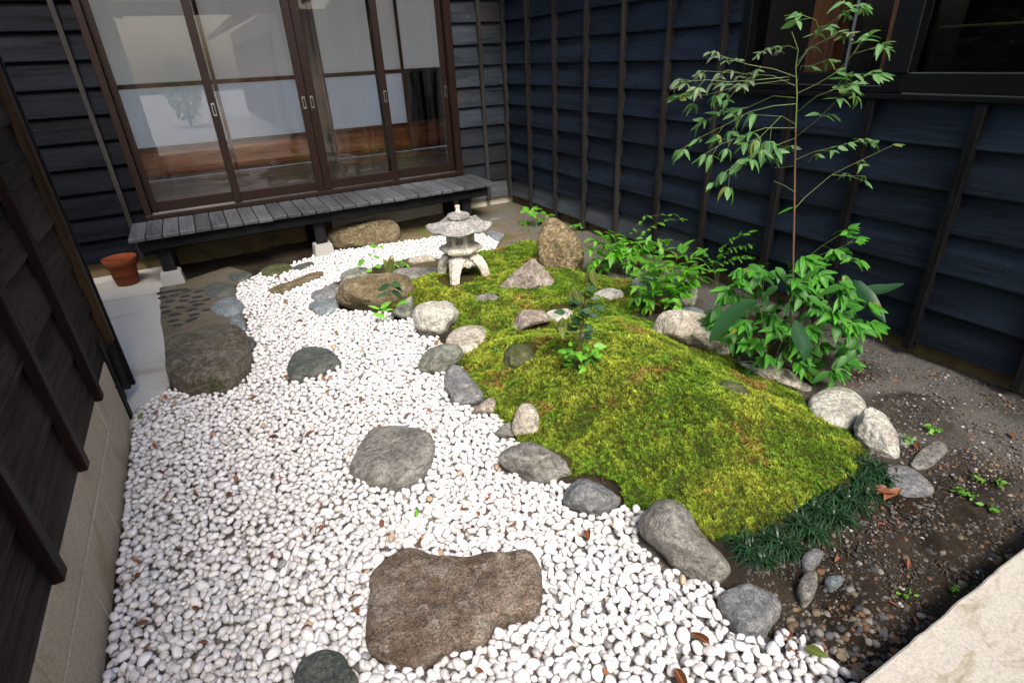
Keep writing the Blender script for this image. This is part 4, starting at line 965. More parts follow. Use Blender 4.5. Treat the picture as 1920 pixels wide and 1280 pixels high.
for i, (x, y, z, a, b, c, gxs, gys, ix, iy) in enumerate(pebs):
    k = random.randrange(10); yaw = random.uniform(0, 6.283)
    T = Matrix.Rotation(math.atan(max(-.7, min(.7, -gxs))), 3, 'Y') @ Matrix.Rotation(math.atan(max(-.7, min(.7, gys))), 3, 'X') @ Matrix.Rotation(yaw, 3, 'Z')
    if i in single:
        o = bpy.data.objects.new('pebble', pm[k]); o.location = (x, y, z); o.rotation_euler = T.to_euler(); o.scale = (a, b, c); COL.objects.link(o)
        tag(o, 'rounded white pebble in the gravel nearest the viewer', 'pebble', 'white pebbles in the foreground')
    else:
        if HM[iy, ix] > z + .92 * c + .030: continue
        V, F = PSH[(3 if info[i][1] < 2.15 and info[i][0] > 0 else 2, k)]
        W = (V * [a, b, c]) @ np.array(T).T + [x, y, z]
        s = random.uniform(.82, 1.05); cc = np.array(PCOL[k]) * s * random.choice((1, 1, 1, 1, .93, .86)) * np.array(random.choice(((1, 1, 1), (1, 1, 1), (1, .985, .96), (.97, .98, 1.0))))
        if random.random() < .006: cc = np.array((.42, .30, .20)) * random.uniform(.7, 1.3)
        if random.random() < .008: cc = np.array((.36, .36, .36)) * random.uniform(.6, 1.3)
        VV.append(W); FF.append(F + nv); CC.append(np.tile(np.clip(cc, 0, .84), (len(W), 1))); nv += len(W)
gp = obj('white_gravel', trimesh('white_gravel', np.vstack(VV), np.vstack(FF), np.vstack(CC)), M['pebble'])
tag(gp, 'stream of white rounded pebbles winding from the deck', 'gravel', kind='stuff')

# ------------------------------------------------------------------ moss
def mbump(P):
    a = 1 - np.abs(vnoise(P, 10, 5.5)) * 2.2; b = 1 - np.abs(vnoise(P, 24, 9.5)) * 2.0
    return .013 * np.clip(a, 0, 1) + .006 * np.clip(b, 0, 1)
def moss():
    lo = np.minimum(MO1.min(0), MO2.min(0)); hi = np.maximum(MO1.max(0), MO2.max(0))
    P = rng.uniform(lo, hi, (440000, 2)); n0 = vnoise(P, 9, 4.4) * .05
    d = np.maximum(look(D1, P), look(D2, P)) + n0
    keep = (d > -.01) & (look(FG, P) < .012) & (look(DP, P) < .02)
    P = P[keep]; n = len(P)
    mbp = mbump(P); z = hg(P) + .010 * vnoise(P, 7) + .006 * vnoise(P, 23, 3.1) + mbp
    lf = vnoise(P, 3.2, 7.7); mf = vnoise(P, 14, 1.3); hf = rng.uniform(-1, 1, n)
    t = np.clip(.28 + .6 * lf + .6 * mf + .3 * hf, 0, 1)[:, None]
    green = np.array([.160, .315, .024]); yel = np.array([.43, .46, .055]); brn = np.array([.42, .26, .07])
    col = green * (1 - t) + yel * t
    bt = np.clip((vnoise(P, 5.5, 12.1) * 1.1 + .6 * vnoise(P, 26, 2.2) - .42) * 3, 0, .75)[:, None]; col = col * (1 - bt) + brn * bt
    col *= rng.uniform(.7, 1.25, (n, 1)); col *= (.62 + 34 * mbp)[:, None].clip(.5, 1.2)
    size = .0072 * np.exp(rng.normal(0, .25, n)) * (1 + .5 * mf)
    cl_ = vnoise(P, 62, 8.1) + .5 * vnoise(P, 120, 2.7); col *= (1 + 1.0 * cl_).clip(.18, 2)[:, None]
    nb = 3; V = np.zeros((n, nb * 3, 3)); 
    for k in range(nb):
        az = rng.uniform(0, 2 * math.pi, n); el = rng.uniform(.15, 1.2, n); L = size * rng.uniform(.7, 1.3, n); wd = L * .27
        dx, dy, dz = np.cos(az) * np.cos(el), np.sin(az) * np.cos(el), np.sin(el)
        base = np.stack([P[:, 0], P[:, 1], z + .002 + .007 * cl_], 1) + rng.normal(0, .0015, (n, 3))
        side = np.stack([-np.sin(az), np.cos(az), np.zeros(n)], 1) * wd[:, None]
        V[:, 3 * k] = base + side; V[:, 3 * k + 1] = base - side; V[:, 3 * k + 2] = base + np.stack([dx, dy, dz], 1) * L[:, None]
    F = np.arange(n * nb * 3).reshape(-1, 3); C = np.repeat(col, nb * 3, 0)
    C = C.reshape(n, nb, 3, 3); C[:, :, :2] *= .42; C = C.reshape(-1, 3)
    return trimesh('moss', V.reshape(-1, 3), F, C, False)
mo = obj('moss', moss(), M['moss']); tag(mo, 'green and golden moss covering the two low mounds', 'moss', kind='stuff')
def mossbase():
    lo = np.minimum(MO1.min(0), MO2.min(0)) - .05; hi = np.maximum(MO1.max(0), MO2.max(0)) + .05
    gx_ = np.arange(lo[0], hi[0], .016); gy_ = np.arange(lo[1], hi[1], .016); X_, Y_ = np.meshgrid(gx_, gy_); P = np.stack([X_.ravel(), Y_.ravel()], 1)
    d = np.maximum(look(D1, P), look(D2, P)) + vnoise(P, 9, 4.4) * .05
    d = np.where(look(DP, P) > .02, -1, d)
    z = hg(P) + .010 * vnoise(P, 7) + .006 * vnoise(P, 23, 3.1) + np.where(d > 0, .001 + mbump(P), -.02)
    ny_, nx_ = X_.shape; idx_ = np.arange(nx_ * ny_).reshape(ny_, nx_)
    q_ = np.stack([idx_[:-1, :-1], idx_[:-1, 1:], idx_[1:, 1:], idx_[1:, :-1]], -1).reshape(-1, 4); kp = (d[q_] > -.03).all(1); q_ = q_[kp]
    return trimesh('moss_ground', np.column_stack([P, z]), np.vstack([q_[:, [0, 1, 2]], q_[:, [0, 2, 3]]]))
mb = obj('moss_ground', mossbase(), M['mossbase']); tag(mb, kind='structure')

# ------------------------------------------------------------------ soil gravel, small stones, litter
def soil_points(n, pxbox):
    out = []
    x0_, y0_, x1_, y1_ = pxbox
    while len(out) < n:
        p = gh(random.uniform(x0_, x1_), random.uniform(y0_, y1_))
        if p[0] > XR - .01 or p[1] < .33 or p[1] > YB or p[0] < .2: continue
        out.append(p)
    return np.array(out)
GC = [(.085, .083, .08), (.05, .055, .06), (.11, .10, .085), (.13, .075, .038), (.065, .05, .035), (.16, .15, .125), (.10, .062, .04), (.04, .042, .045), (.03, .025, .02), (.045, .035, .025)]
gsh = [pebble_shape(2, 40 + k) for k in range(8)]
def gravel(name, pts, smin, smax, label):
    VV, FF, CC = [], [], []; nv = 0
    for p in pts:
        if gat(D1, *p[:2]) > -.01 or gat(D2, *p[:2]) > -.02 or gat(DP, *p[:2]) > 0 or gat(FG, *p[:2]) > 0: continue
        a = smin * (smax / smin) ** (random.random() ** 2.2)
        V, F = gsh[random.randrange(8)] if a > .006 else ico(1)
        T = np.array(Matrix.Rotation(random.uniform(0, 6.28), 3, 'Z') @ Matrix.Rotation(random.uniform(-.4, .4), 3, 'X'))
        W = (V * [a, a * random.uniform(.6, .95), a * random.uniform(.35, .7)]) @ T.T + [p[0], p[1], p[2] + a * .2]
        c = np.array(random.choice(GC)) * random.uniform(.6, 1.3) * (1.7 if p[0] > 2.1 else 1.0)
        if random.random() < .015: c = np.array((.45, .43, .40))
        VV.append(W); FF.append(F + nv); CC.append(np.tile(np.clip(c, 0, .8), (len(W), 1))); nv += len(W)
    o = obj(name, trimesh(name, np.vstack(VV), np.vstack(FF), np.vstack(CC)), M['gravel']); tag(o, label, 'gravel', kind='stuff')
gravel('soil_gravel', np.vstack([soil_points(4200, (1400, 980, 1900, 1275)), soil_points(5600, (1560, 620, 1920, 1000)), soil_points(500, (1100, 430, 1400, 560)), soil_points(300, (880, 390, 1120, 470)), soil_points(250, (880, 740, 1260, 1020))]),   .0022, .0095, 'small mixed stones and grit on the bare soil')
# what a loose small thing lies nearest to
ANCH = [((330, 640), 'big rough brown boulder'), ((585, 675), 'dark triangular stepping stone'), ((735, 845), 'square grey stepping stone'), ((850, 1130), 'reddish-brown stepping stone'), ((600, 1260), 'dark wet stone at the bottom edge'),
        ((700, 550), 'broad tan boulder'), ((820, 600), 'round whitish boulder'), ((860, 500), 'stone lantern'), ((870, 725), 'dark egg-shaped stone'), ((1005, 870), 'long veined rock'), ((1280, 1010), 'large smooth grey rock'), ((1410, 1130), 'flat dark slate stone'),
        ((215, 1150), 'near end of the shed wall'), ((235, 880), 'far end of the shed wall'), ((600, 480), 'middle pier block'), ((1650, 820), 'patched boulder'), ((1500, 980), 'mondo grass'), ((1480, 640), 'nandina bush'), ((1250, 520), 'bright green shrub'), ((1800, 1000), 'pale slab')]
AXY = np.array([hit(a[0][0], a[0][1], 2, .02)[:2] for a in ANCH])
def nearest(x, y): return ANCH[int(np.argmin(np.hypot(AXY[:, 0] - x, AXY[:, 1] - y)))][1]
for o in [o for o in COL.objects if o.name.startswith('pebble')]:
    nm = nearest(o.location.x, o.location.y); o['label'] = f'white pebble in the near gravel by the {nm}'; o['group'] = f'white pebbles by the {nm}'
# larger single stones on the soil in front
SMALL = [('grey', (.09, .095, .10)), ('brown', (.10, .065, .04)), ('dark', (.04, .043, .047)), ('tan', (.16, .13, .085)), ('rusty', (.15, .075, .035)), ('pale', (.20, .19, .17))]
smesh = {}
for nm, c in SMALL:
    V, F = pebble_shape(3, len(smesh) + 70); me = trimesh('small_stone', V, F, np.tile(c, (len(V), 1))); me.materials.append(M['gravel']); smesh[nm] = me
placed = 0; tries = 0
while placed < 120 and tries < 3000:
    tries += 1
    bxp = (1480, 1140, 1680, 1275) if placed < 85 else (1480, 1000, 1900, 1180)
    p = gh(random.uniform(bxp[0], bxp[2]), random.uniform(bxp[1], bxp[3]))
    if p[1] < .345 or gat(DP, *p[:2]) > -.005 or gat(D1, *p[:2]) > -.05 or gat(FG, *p[:2]) > -.01: continue
    nm = random.choice(SMALL)[0]; o = bpy.data.objects.new('small_stone', smesh[nm]); a = random.uniform(.008, .016)
    o.location = (p[0], p[1], p[2] + .002); o.scale = (a, a * random.uniform(.65, .95), a * random.uniform(.45, .7)); o.rotation_euler = (random.uniform(-.3, .3), random.uniform(-.3, .3), random.uniform(0, 6.28)); COL.objects.link(o)
    tag(o, f'small {nm} loose stone on the dark soil nearest the {nearest(p[0], p[1])}', 'small stone', f'{nm} small stones by the {nearest(p[0], p[1])}'); placed += 1

# fallen leaves
def leaf_mesh(name, width, fold=.25, curl=.3, n=7, tipp=.55, wave=0.0, curlside=0.0):
    """pointed blade along +Y, length 1, folded on its midrib"""
    V = []; F = []
    for i in range(n + 1):
        t = i / n; wv = width * (math.sin(math.pi * min(1, t ** tipp)) ** .85) * .5 if 0 < t < 1 else .004
        z = -curl * t * t; y = t * (1 - .12 * curl * t)
        wz = fold * wv + wave * math.sin(t * 9)
        V += [(-wv, y, z + wz - curlside * wv), (0, y, z), (wv, y, z + wz + curlside * wv)]
    for i in range(n):
        a = i * 3; F += [(a, a + 1, a + 4, a + 3), (a + 1, a + 2, a + 5, a + 4)]
    return pymesh(name, V, F, True)
DL = [leaf_mesh('fallen_leaf', .34, .5, .25, 7, .8, .01, .2), leaf_mesh('fallen_leaf', .42, .9, -.25, 7, .8, .02, -.3), leaf_mesh('fallen_leaf', .30, .2, .45, 7, .75, .015, .5), leaf_mesh('fallen_leaf', .5, 1.2, .1, 7, .85, .02)]
for m_ in DL: m_.materials.append(M['deadleaf'])
def drop_leaf(x, y, z, L, label, group, tiltx=.3):
    o = bpy.data.objects.new('fallen_leaf', random.choice(DL)); o.location = (x, y, z); o.scale = (L, L, L)
    o.rotation_euler = (random.uniform(-tiltx, tiltx), random.uniform(-tiltx, tiltx), random.uniform(0, 6.28)); COL.objects.link(o)
    nm = nearest(x, y); tag(o, f'{label} nearest the {nm}', 'leaf', f'{group} by the {nm}')
named = [(425, 935, .055), (445, 905, .04), (345, 1045, .05), (247, 1078, .035), (880, 1028, .045), (990, 1140, .06), (562, 1185, .05), (1265, 1255, .06), (1130, 1250, .05), (1040, 885, .035), (950, 985, .035), (980, 1010, .04), (625, 1065, .05), (1155, 775, .03), (380, 555, .05), (590, 1000, .04), (860, 795, .03), (1100, 1000, .05), (650, 880, .035), (720, 1010, .04), (900, 975, .03), (1330, 1215, .07), (1500, 1215, .05), (470, 1130, .04), (1020, 1225, .05)]
for x, y, L in named:
    p = hit(x, y, 2, .012); drop_leaf(p[0], p[1], hm(p[0], p[1]) + .008, L, 'dry brown leaf on the pebbles', 'dry leaves on the pebbles')
cnt = 0
while cnt < 110:
    p = okp[random.randrange(len(okp))]; pxp = proj((p[0], p[1], 0))
    if not (200 < pxp[0] < 1560 and pxp[1] < 1270): continue
    drop_leaf(p[0], p[1], hm(p[0], p[1]) + .008, random.uniform(.026, .05), 'dry brown leaf on the pebbles', 'dry leaves on the pebbles', .5); cnt += 1
for bx_, nn in (((1440, 960, 1800, 1240), 15), ((1600, 700, 1900, 1000), 10), ((880, 760, 1260, 1010), 14), ((1040, 430, 1420, 560), 16)):
    for _ in range(nn):
        p = gh(random.uniform(bx_[0], bx_[2]), random.uniform(bx_[1], bx_[3]))
        if p[0] > XR - .05 or p[1] < .36: continue
        drop_leaf(p[0], p[1], p[2] + .008, random.uniform(.02, .045), 'dry brown leaf on soil or moss', 'dry leaves on soil and moss', .25)
for x, y, L in ((1655, 945, .075), (1640, 935, .06), (1660, 920, .06)):
    p = gh(x, y); drop_leaf(p[0], p[1], p[2] + .02, L, 'large pinkish-brown dry leaf', 'large dry leaves by the mondo grass', .4)

# ------------------------------------------------------------------ plants
def variants(w_, f_, c_, t_):
    return [leaf_mesh('leaf', w_ * a, f_ * b, c_ * c, 6, t_ * d, e, g) for a, b, c, d, e, g in ((1, 1, 1, 1, 0, 0), (.88, 1.6, 2.2, 1.05, .012, .1), (1.12, .4, -.3, .95, .01, -.12), (.95, 1.2, 3.2, 1.0, .02, .22), (.8, .8, .4, 1.08, .008, -.3))]
LANCE = variants(.40, .35, .22, .74); OVATE = variants(.50, .25, .18, .78); NARROW = variants(.22, .4, .2, .7); ROUND = variants(.62, .2, .12, .85)
_lm = {}
def lmesh(me, mat):
    k = (me.name, mat.name)
    if k not in _lm: q = me.copy(); q.materials.clear(); q.materials.append(mat); _lm[k] = q
    return _lm[k]
def put_leaf(parent, me, mat, base, d, up, L, roll=0.0):
    if isinstance(me, list): me = random.choice(me)
    d = Vector(d).normalized(); up = Vector(up); x = d.cross(up)
    if x.length < 1e-4: x = d.cross(Vector((1, 0, 0)))
    x.normalize(); z = x.cross(d)
    if roll: r = Matrix.Rotation(roll, 3, d); x = r @ x; z = r @ z
    o = bpy.data.objects.new('leaf', lmesh(me, mat)); COL.objects.link(o); o.parent = parent
    P = parent.location
    o.matrix_basis = Matrix(((x.x * L, d.x * L, z.x * L, base[0] - P.x), (x.y * L, d.y * L, z.y * L, base[1] - P.y), (x.z * L, d.z * L, z.z * L, base[2] - P.z), (0, 0, 0, 1)))
    return o
def lerp_poly(P, t):
    P = np.asarray(P, float); d = np.r_[0, np.cumsum(np.linalg.norm(np.diff(P, axis=0), axis=1))]; s = t * d[-1]
    q = np.array([np.interp(s, d, P[:, k]) for k in range(3)]); i = min(len(P) - 2, max(0, int(np.searchsorted(d, s, 'right')) - 1)); e = P[i + 1] - P[i]
    return q, e / (np.linalg.norm(e) + 1e-9)
VIEW = np.array([.463, .886, 0.0])       # level viewing direction
SIDE = np.array([.886, -.463, 0.0])
def pinnate(parent, pts, pairs, L, me, mat, t0=.25, droop=.45, r=.0016, stem=None, jit=.25, spread=1.0, tipleaf=True):
    tube('branch', pts, r, r * .5, stem or M['stem_g'], parent, 5)
    for k in range(pairs):
        t = t0 + (1 - t0) * (k + .3) / pairs
        q, e = lerp_poly(pts, t)
        s = np.cross(e, [0, 0, 1.0]); ns = np.linalg.norm(s); s = s / ns if ns > .1 else SIDE
        for sg in (1, -1):
            if random.random() < .10: continue
            d = e * random.uniform(.3, .85) + sg * s * .75 * spread + np.array([0, 0, -droop * random.uniform(-.1, 1.5)]) + rng.normal(0, jit * .8, 3)
            put_leaf(parent, me, mat, q + e * random.uniform(-.008, .008), d, (rng.normal(0, .25), rng.normal(0, .25) - .15, 1), L * random.uniform(.75, 1.15), random.uniform(-.4, .4))
    if tipleaf:
        q, e = lerp_poly(pts, 1.0); put_leaf(parent, me, mat, q, e + np.array([0, 0, -droop * .7]), (0, 0, 1), L * random.uniform(.9, 1.15))

def trifoliate(parent, pts, nodes, L, mat, t0=.3, droop=.45, r=.0016, stem=None):
    """branch whose nodes carry short twigs ending in three leaflets"""
    tube('branch', pts, r, r * .5, stem or M['stem_g'], parent, 5)
    for k in range(nodes):
        t = t0 + (1 - t0) * (k + random.uniform(.3, .8)) / max(1, nodes); q, e = lerp_poly(pts, min(.98, t))
        s = np.cross(e, [0, 0, 1.0]); ns = np.linalg.norm(s); s = s / ns if ns > .1 else SIDE
        for sg in (1, -1):
            if random.random() < .12: continue
            d = e * random.uniform(.3, .9) + sg * s * random.uniform(.4, .9) + np.array([0, 0, random.uniform(-droop, .25)]); d /= np.linalg.norm(d)
            tw_ = q + d * L * random.uniform(.5, 1.5); tube('twig', [q, tw_], r * .6, r * .4, stem or M['stem_g'], parent, 4)
            for j, a in enumerate((0, 1, -1)):
                x_ = np.cross(d, [0, 0, 1.0]); x_ /= np.linalg.norm(x_) + 1e-6
                dd = d * (1 if j == 0 else .4) + x_ * a * 1.0 + np.array([0, 0, -droop * random.uniform(-.1, 1.0)])
                put_leaf(parent, LANCE, mat, tw_, dd, (rng.normal(0, .3) - .15, rng.normal(0, .3) - .3, 1), L * random.uniform(.75, 1.12), random.uniform(-.4, .4))
    q, e = lerp_poly(pts, 1.0)
    for a in (0, 1, -1):
        x_ = np.cross(e, [0, 0, 1.0]); put_leaf(parent, LANCE, mat, q, e + x_ * a * .8 + np.array([0, 0, -droop]), (-.15, -.3, 1), L * random.uniform(.8, 1.1))
# tall nandina
NB = np.array([2.235, 1.50, .06]); NB[2] = h1(*NB[:2])
tall = empty('nandina', NB, 'tall slender nandina with drooping compound leaves against the dark wall', 'shrub')
def ZN(*p): return zoom(1240, 0, .375, p)
stem_px = [(1478, 640), (1486, 560)] + ZN((660, 1270), (665, 1060), (668, 830), (672, 640), (678, 480), (672, 330), (684, 250), (652, 160))
sp = [NB] + [vhit(x, y, NB, 0) for x, y in stem_px]
tube('stem', sp[:5], .0050, .0042, M['twig'], tall, 8); tube('stem', sp[4:7], .0042, .0034, M['stem_r'], tall, 8); tube('stem', sp[6:], .0034, .0014, M['stem_g'], tall, 8)
BR = [  # zoom points, depth drift (m), pairs, leaf length, pale?
    (((672, 385), (560, 345), (440, 325), (330, 290), (245, 262)), -.10, 8, .040, 1), (((668, 430), (560, 380), (430, 370), (300, 360), (200, 355)), .06, 8, .048, 1),
    (((640, 385), (480, 400), (340, 410), (230, 400), (90, 410)), -.16, 8, .055, 1), (((640, 400), (480, 420), (350, 440), (230, 475), (80, 485)), -.05, 7, .058, 0),
    (((670, 490), (560, 480), (430, 540), (330, 560), (190, 620)), .10, 6, .058, 0), (((675, 520), (560, 530), (440, 560), (330, 620), (210, 680), (90, 750)), -.12, 8, .062, 0),
    (((672, 640), (520, 640), (400, 680), (300, 720), (220, 770)), -.22, 6, .066, 0), (((672, 690), (540, 740), (440, 780), (320, 860)), -.28, 6, .068, 0),
    (((672, 340), (740, 240), (820, 200), (910, 165)), .08, 6, .046, 1), (((680, 310), (740, 240), (790, 150), (880, 90), (920, 40), (990, 20)), -.06, 7, .052, 0),
    (((790, 150), (770, 100), (700, 75)), -.06, 2, .056, 0), (((675, 470), (780, 420), (880, 360), (960, 270), (1100, 230)), .0, 6, .060, 0),
    (((680, 560), (780, 480), (890, 440), (970, 370), (1060, 375)), -.14, 7, .060, 0), (((680, 680), (780, 600), (860, 520), (950, 430)), -.08, 5, .060, 0),
    (((670, 800), (760, 760), (850, 740), (1020, 695)), .22, 5, .046, 0), (((668, 620), (600, 580), (540, 640), (480, 700)), -.26, 5, .070, 0),
    (((670, 1040), (720, 985), (850, 875), (960, 820), (1160, 725)), .16, 2, .040, 0), (((850, 875), (940, 880), (1010, 880)), .16, 2, .044, 0),
    (((668, 760), (620, 740), (560, 770)), .15, 3, .046, 0), (((676, 420), (700, 330), (750, 330), (830, 300)), .02, 3, .05, 0), (((684, 250), (640, 230), (560, 240), (500, 260)), .04, 5, .036, 1),
    (((668, 830), (610, 838), (560, 838)), .05, 0, .04, 0), (((667, 960), (620, 930), (562, 905)), -.05, 0, .04, 0)]
for pts, dr, pr, L, pale in BR:
    n = len(pts); P = [vhit(x, y, NB, dr * (i / (n - 1)) ** .7) for i, (x, y) in enumerate(ZN(*pts))]
    trifoliate(tall, P, int(pr * .55 + .5), L * .98, M['nandina_pale'] if pale else M['nandina_top'], .3, .55) if pr else tube('branch', P, .0015, .0008, M['stem_g'], tall, 5)
q = vhit(*ZN((665, 1035))[0], NB); put_leaf(tall, LANCE, M['nandina'], q, -SIDE * 1 + np.array([0, 0, -.35]), (0, -.3, 1), .07)
# lower nandina bush
nb = empty('nandina', NB + np.array([-.06, .02, 0]), 'dense low nandina bush with glossy drooping leaves at the foot of the tall one', 'shrub')
NBc = np.array(nb.location)
cl = 0; tr = 0
while cl < 66 and tr < 4000:
    tr += 1
    x, y = random.uniform(1340, 1650), random.uniform(478, 716)
    e = ((x - 1490 - (y - 600) * .25) / 150) ** 2 + ((y - 590) / 125) ** 2
    if e > 1 or (y < 560 and random.random() < .35): continue
    off = random.uniform(-.40, .10) * (1 - .4 * e); p = vhit(x, y, NB, off)
    if p[2] < h1(p[0], p[1]) + .015: continue
    root = NBc + np.array([random.uniform(-.03, .03), random.uniform(-.03, .03), .02]); mid = .45 * root + .55 * p + np.array([0, 0, .06])
    tube('branch', [root, mid, p], .0017, .0008, M['twig'], nb, 4)
    out = p - NBc; out[2] = 0; out = out / (np.linalg.norm(out) + 1e-6)
    for k in range(random.choice((4, 5, 5))):
        a = (k - 2) * .62 + random.uniform(-.2, .2); c_, s_ = math.cos(a), math.sin(a)
        d = np.array([out[0] * c_ - out[1] * s_, out[0] * s_ + out[1] * c_, -random.uniform(-.15, .75)]) - VIEW * .3
        put_leaf(nb, LANCE, M['nandina'], p + np.array([0, 0, random.uniform(-.012, .012)]), d, (-VIEW[0] * .6, -VIEW[1] * .6, 1), random.uniform(.058, .092), random.uniform(-.45, .45))
    cl += 1
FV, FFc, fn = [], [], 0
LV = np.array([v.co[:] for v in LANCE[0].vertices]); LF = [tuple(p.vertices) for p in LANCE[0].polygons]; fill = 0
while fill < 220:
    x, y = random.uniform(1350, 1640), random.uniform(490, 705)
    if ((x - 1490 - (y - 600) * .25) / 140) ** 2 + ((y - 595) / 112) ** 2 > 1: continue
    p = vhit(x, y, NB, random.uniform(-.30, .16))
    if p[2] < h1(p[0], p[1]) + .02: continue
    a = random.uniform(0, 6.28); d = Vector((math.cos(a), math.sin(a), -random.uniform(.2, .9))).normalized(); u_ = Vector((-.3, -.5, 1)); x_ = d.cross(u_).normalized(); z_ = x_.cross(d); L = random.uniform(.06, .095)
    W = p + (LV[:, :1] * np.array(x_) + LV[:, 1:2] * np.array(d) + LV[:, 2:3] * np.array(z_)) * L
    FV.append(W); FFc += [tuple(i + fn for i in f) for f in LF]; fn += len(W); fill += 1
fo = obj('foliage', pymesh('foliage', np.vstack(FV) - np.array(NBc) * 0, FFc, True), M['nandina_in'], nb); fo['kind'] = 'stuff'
for pts in (((1478, 500), (1560, 470), (1605, 452)), ((1500, 505), (1570, 478), (1612, 488)), ((1480, 510), (1540, 462), (1590, 430))):
    P = [vhit(x, y, NB, .1) for x, y in pts]; trifoliate(nb, P, 2, .055, M['nandina'], .35, .4)
# aspidistra blades
ab = empty('aspidistra', NB + np.array([-.1, -.05, 0]), 'aspidistra with a few broad dark blades among the nandina leaves', 'plant')
def broad(pts, wpx, off0, off1, roll=0.0):
    n = len(pts); C = [vhit(x, y, NB, off0 + (off1 - off0) * i / (n - 1)) for i, (x, y) in enumerate(pts)]; C = np.array(C)
    m = 16; V = []; F = []
    for i in range(m + 1):
        t = i / m; q, e = lerp_poly(C, t); s = np.cross(e, VIEW); s /= np.linalg.norm(s) + 1e-9; s = s * math.cos(roll) + VIEW * math.sin(roll)
        nn = np.cross(s, e); wd = wpx * math.sin(math.pi * min(1, max(.02, t) ** .9)) ** .7 * .5 if 0 < t < 1 else .002
        V += [q - s * wd + nn * wd * .2, q - s * wd * .5 + nn * wd * .06, q, q + s * wd * .5 + nn * wd * .06, q + s * wd + nn * wd * .2]
    for i in range(m):
        for k in range(4): a = i * 5 + k; F.append((a, a + 1, a + 6, a + 5))
    obj('leaf', pymesh('leaf', V, F, True), M['blade'], ab)
    tube('leaf_stalk', [np.array(ab.location) + [0, 0, .01], .5 * (np.array(ab.location) + C[0]) + [0, 0, .04], C[0]], .003, .0022, M['stem_g'], ab, 5)
broad([(1422, 566), (1398, 574), (1366, 600), (1330, 642)], .088, -.50, -.56, .2)
broad([(1560, 535), (1600, 532), (1630, 560), (1660, 605)], .062, .05, -.05, -.2)
broad([(1580, 560), (1630, 545), (1665, 540), (1695, 532)], .05, .1, .12, .3)
broad([(1490, 600), (1500, 630), (1512, 655), (1508, 678)], .060, -.48, -.5, 0)

def bushy(name, basepx, label, cat, centers, me, mat, L, stem, zoff=0.0, nper=(5, 7), droop=.25, base=None, offs=(-.1, .1)):
    B = np.array(gh(*basepx)) if base is None else np.array(base)
    b = empty(name, B, label, cat)
    for (x, y) in centers:
        p = vhit(x, y, B, random.uniform(*offs)); p[2] = max(p[2], h1(p[0], p[1]) + .02)
        mid = .5 * (B + p) + np.array([0, 0, .03])
        tube('branch', [B, mid, p], .0022, .0010, stem, b, 4)
        m = random.randint(*nper); a0 = random.uniform(0, 6.28)
        for k in range(m):
            a = a0 + 2 * math.pi * k / m + random.uniform(-.3, .3)
            d = np.array([math.cos(a), math.sin(a), random.uniform(-droop - .3, -droop + .5)]) - VIEW * .2
            put_leaf(b, me, mat, p + rng.normal(0, .006, 3), d, (-VIEW[0] * .5, -VIEW[1] * .5, 1), L * random.uniform(.7, 1.15), random.uniform(-.3, .3))
    return b
def scat(n, x0_, x1_, y0_, y1_):
    out = []
    while len(out) < n:
        a, b = random.uniform(-1, 1), random.uniform(-1, 1)
        if a * a + b * b < 1: out.append((.5 * (x0_ + x1_) + a * .5 * (x1_ - x0_), .5 * (y0_ + y1_) + b * .5 * (y1_ - y0_)))
    return out
def feathery(name, basepx, label, stem, tips, L, pairs=6):
    B = np.array(gh(*basepx)); b_ = empty(name, B, label, 'shrub')
    for (x, y) in tips:
        o = random.uniform(-.16, .12); tp = vhit(x, y, B, o); tp[2] = max(tp[2], h1(tp[0], tp[1]) + .03)
        m1 = B + (tp - B) * .35 + np.array([0, 0, .05]); m2 = B + (tp - B) * .72 + np.array([0, 0, .055])
        pinnate(b_, [B, m1, m2, tp], pairs, L * random.uniform(.85, 1.1), OVATE, M['lime'], .42, .12, .0018, stem, .3, 1.0)
    return b_
g1 = feathery('shrub', (1236, 588), 'bright green shrub on a red stem behind the beige boulder', M['stem_r'],
              [(1188, 512), (1200, 482), (1222, 466), (1250, 462), (1280, 468), (1305, 480), (1330, 492), (1340, 508), (1318, 520), (1195, 540), (1190, 560), (1215, 575), (1270, 575), (1285, 555), (1300, 535), (1255, 520), (1235, 500), (1270, 500), (1300, 505), (1215, 495), (1240, 480)], .070, 6)
g2 = feathery('shrub', (1160, 512), 'bright green shrub between the ochre rock and the dark wall', M['stem_g'],
              [(1105, 470), (1112, 450), (1128, 440), (1150, 438), (1170, 448), (1195, 455), (1210, 470), (1205, 490), (1112, 495), (1130, 505), (1150, 480), (1180, 480), (1188, 502), (1240, 452), (1225, 470), (1140, 460), (1165, 465)], .074, 6)
for b_, pts in ((g2, ((1160, 505), (1190, 450), (1220, 425), (1255, 412), (1282, 412))), (g2, ((1160, 500), (1185, 430), (1215, 405), (1262, 402)))):
    P = [vhit(x, y, b_.location, .12) for x, y in pts]; pinnate(b_, P, 8, .052, OVATE, M['lime'], .4, .12)
g3 = empty('sapling', gh(1345, 545), 'young plant with arching rows of paired leaves left of the nandina', 'shrub')
for pts in (((1345, 545), (1340, 500), (1355, 462), (1390, 440), (1403, 436)), ((1345, 540), (1345, 490), (1370, 465), (1412, 458)), ((1345, 540), (1350, 495), (1380, 485), (1415, 482)), ((1345, 540), (1335, 490), (1315, 470), (1300, 478))):
    P = [vhit(x, y, g3.location, 0) for x, y in pts]; P[0] = np.array(g3.location); pinnate(g3, P, 8, .052, OVATE, M['lime'], .45, .1)
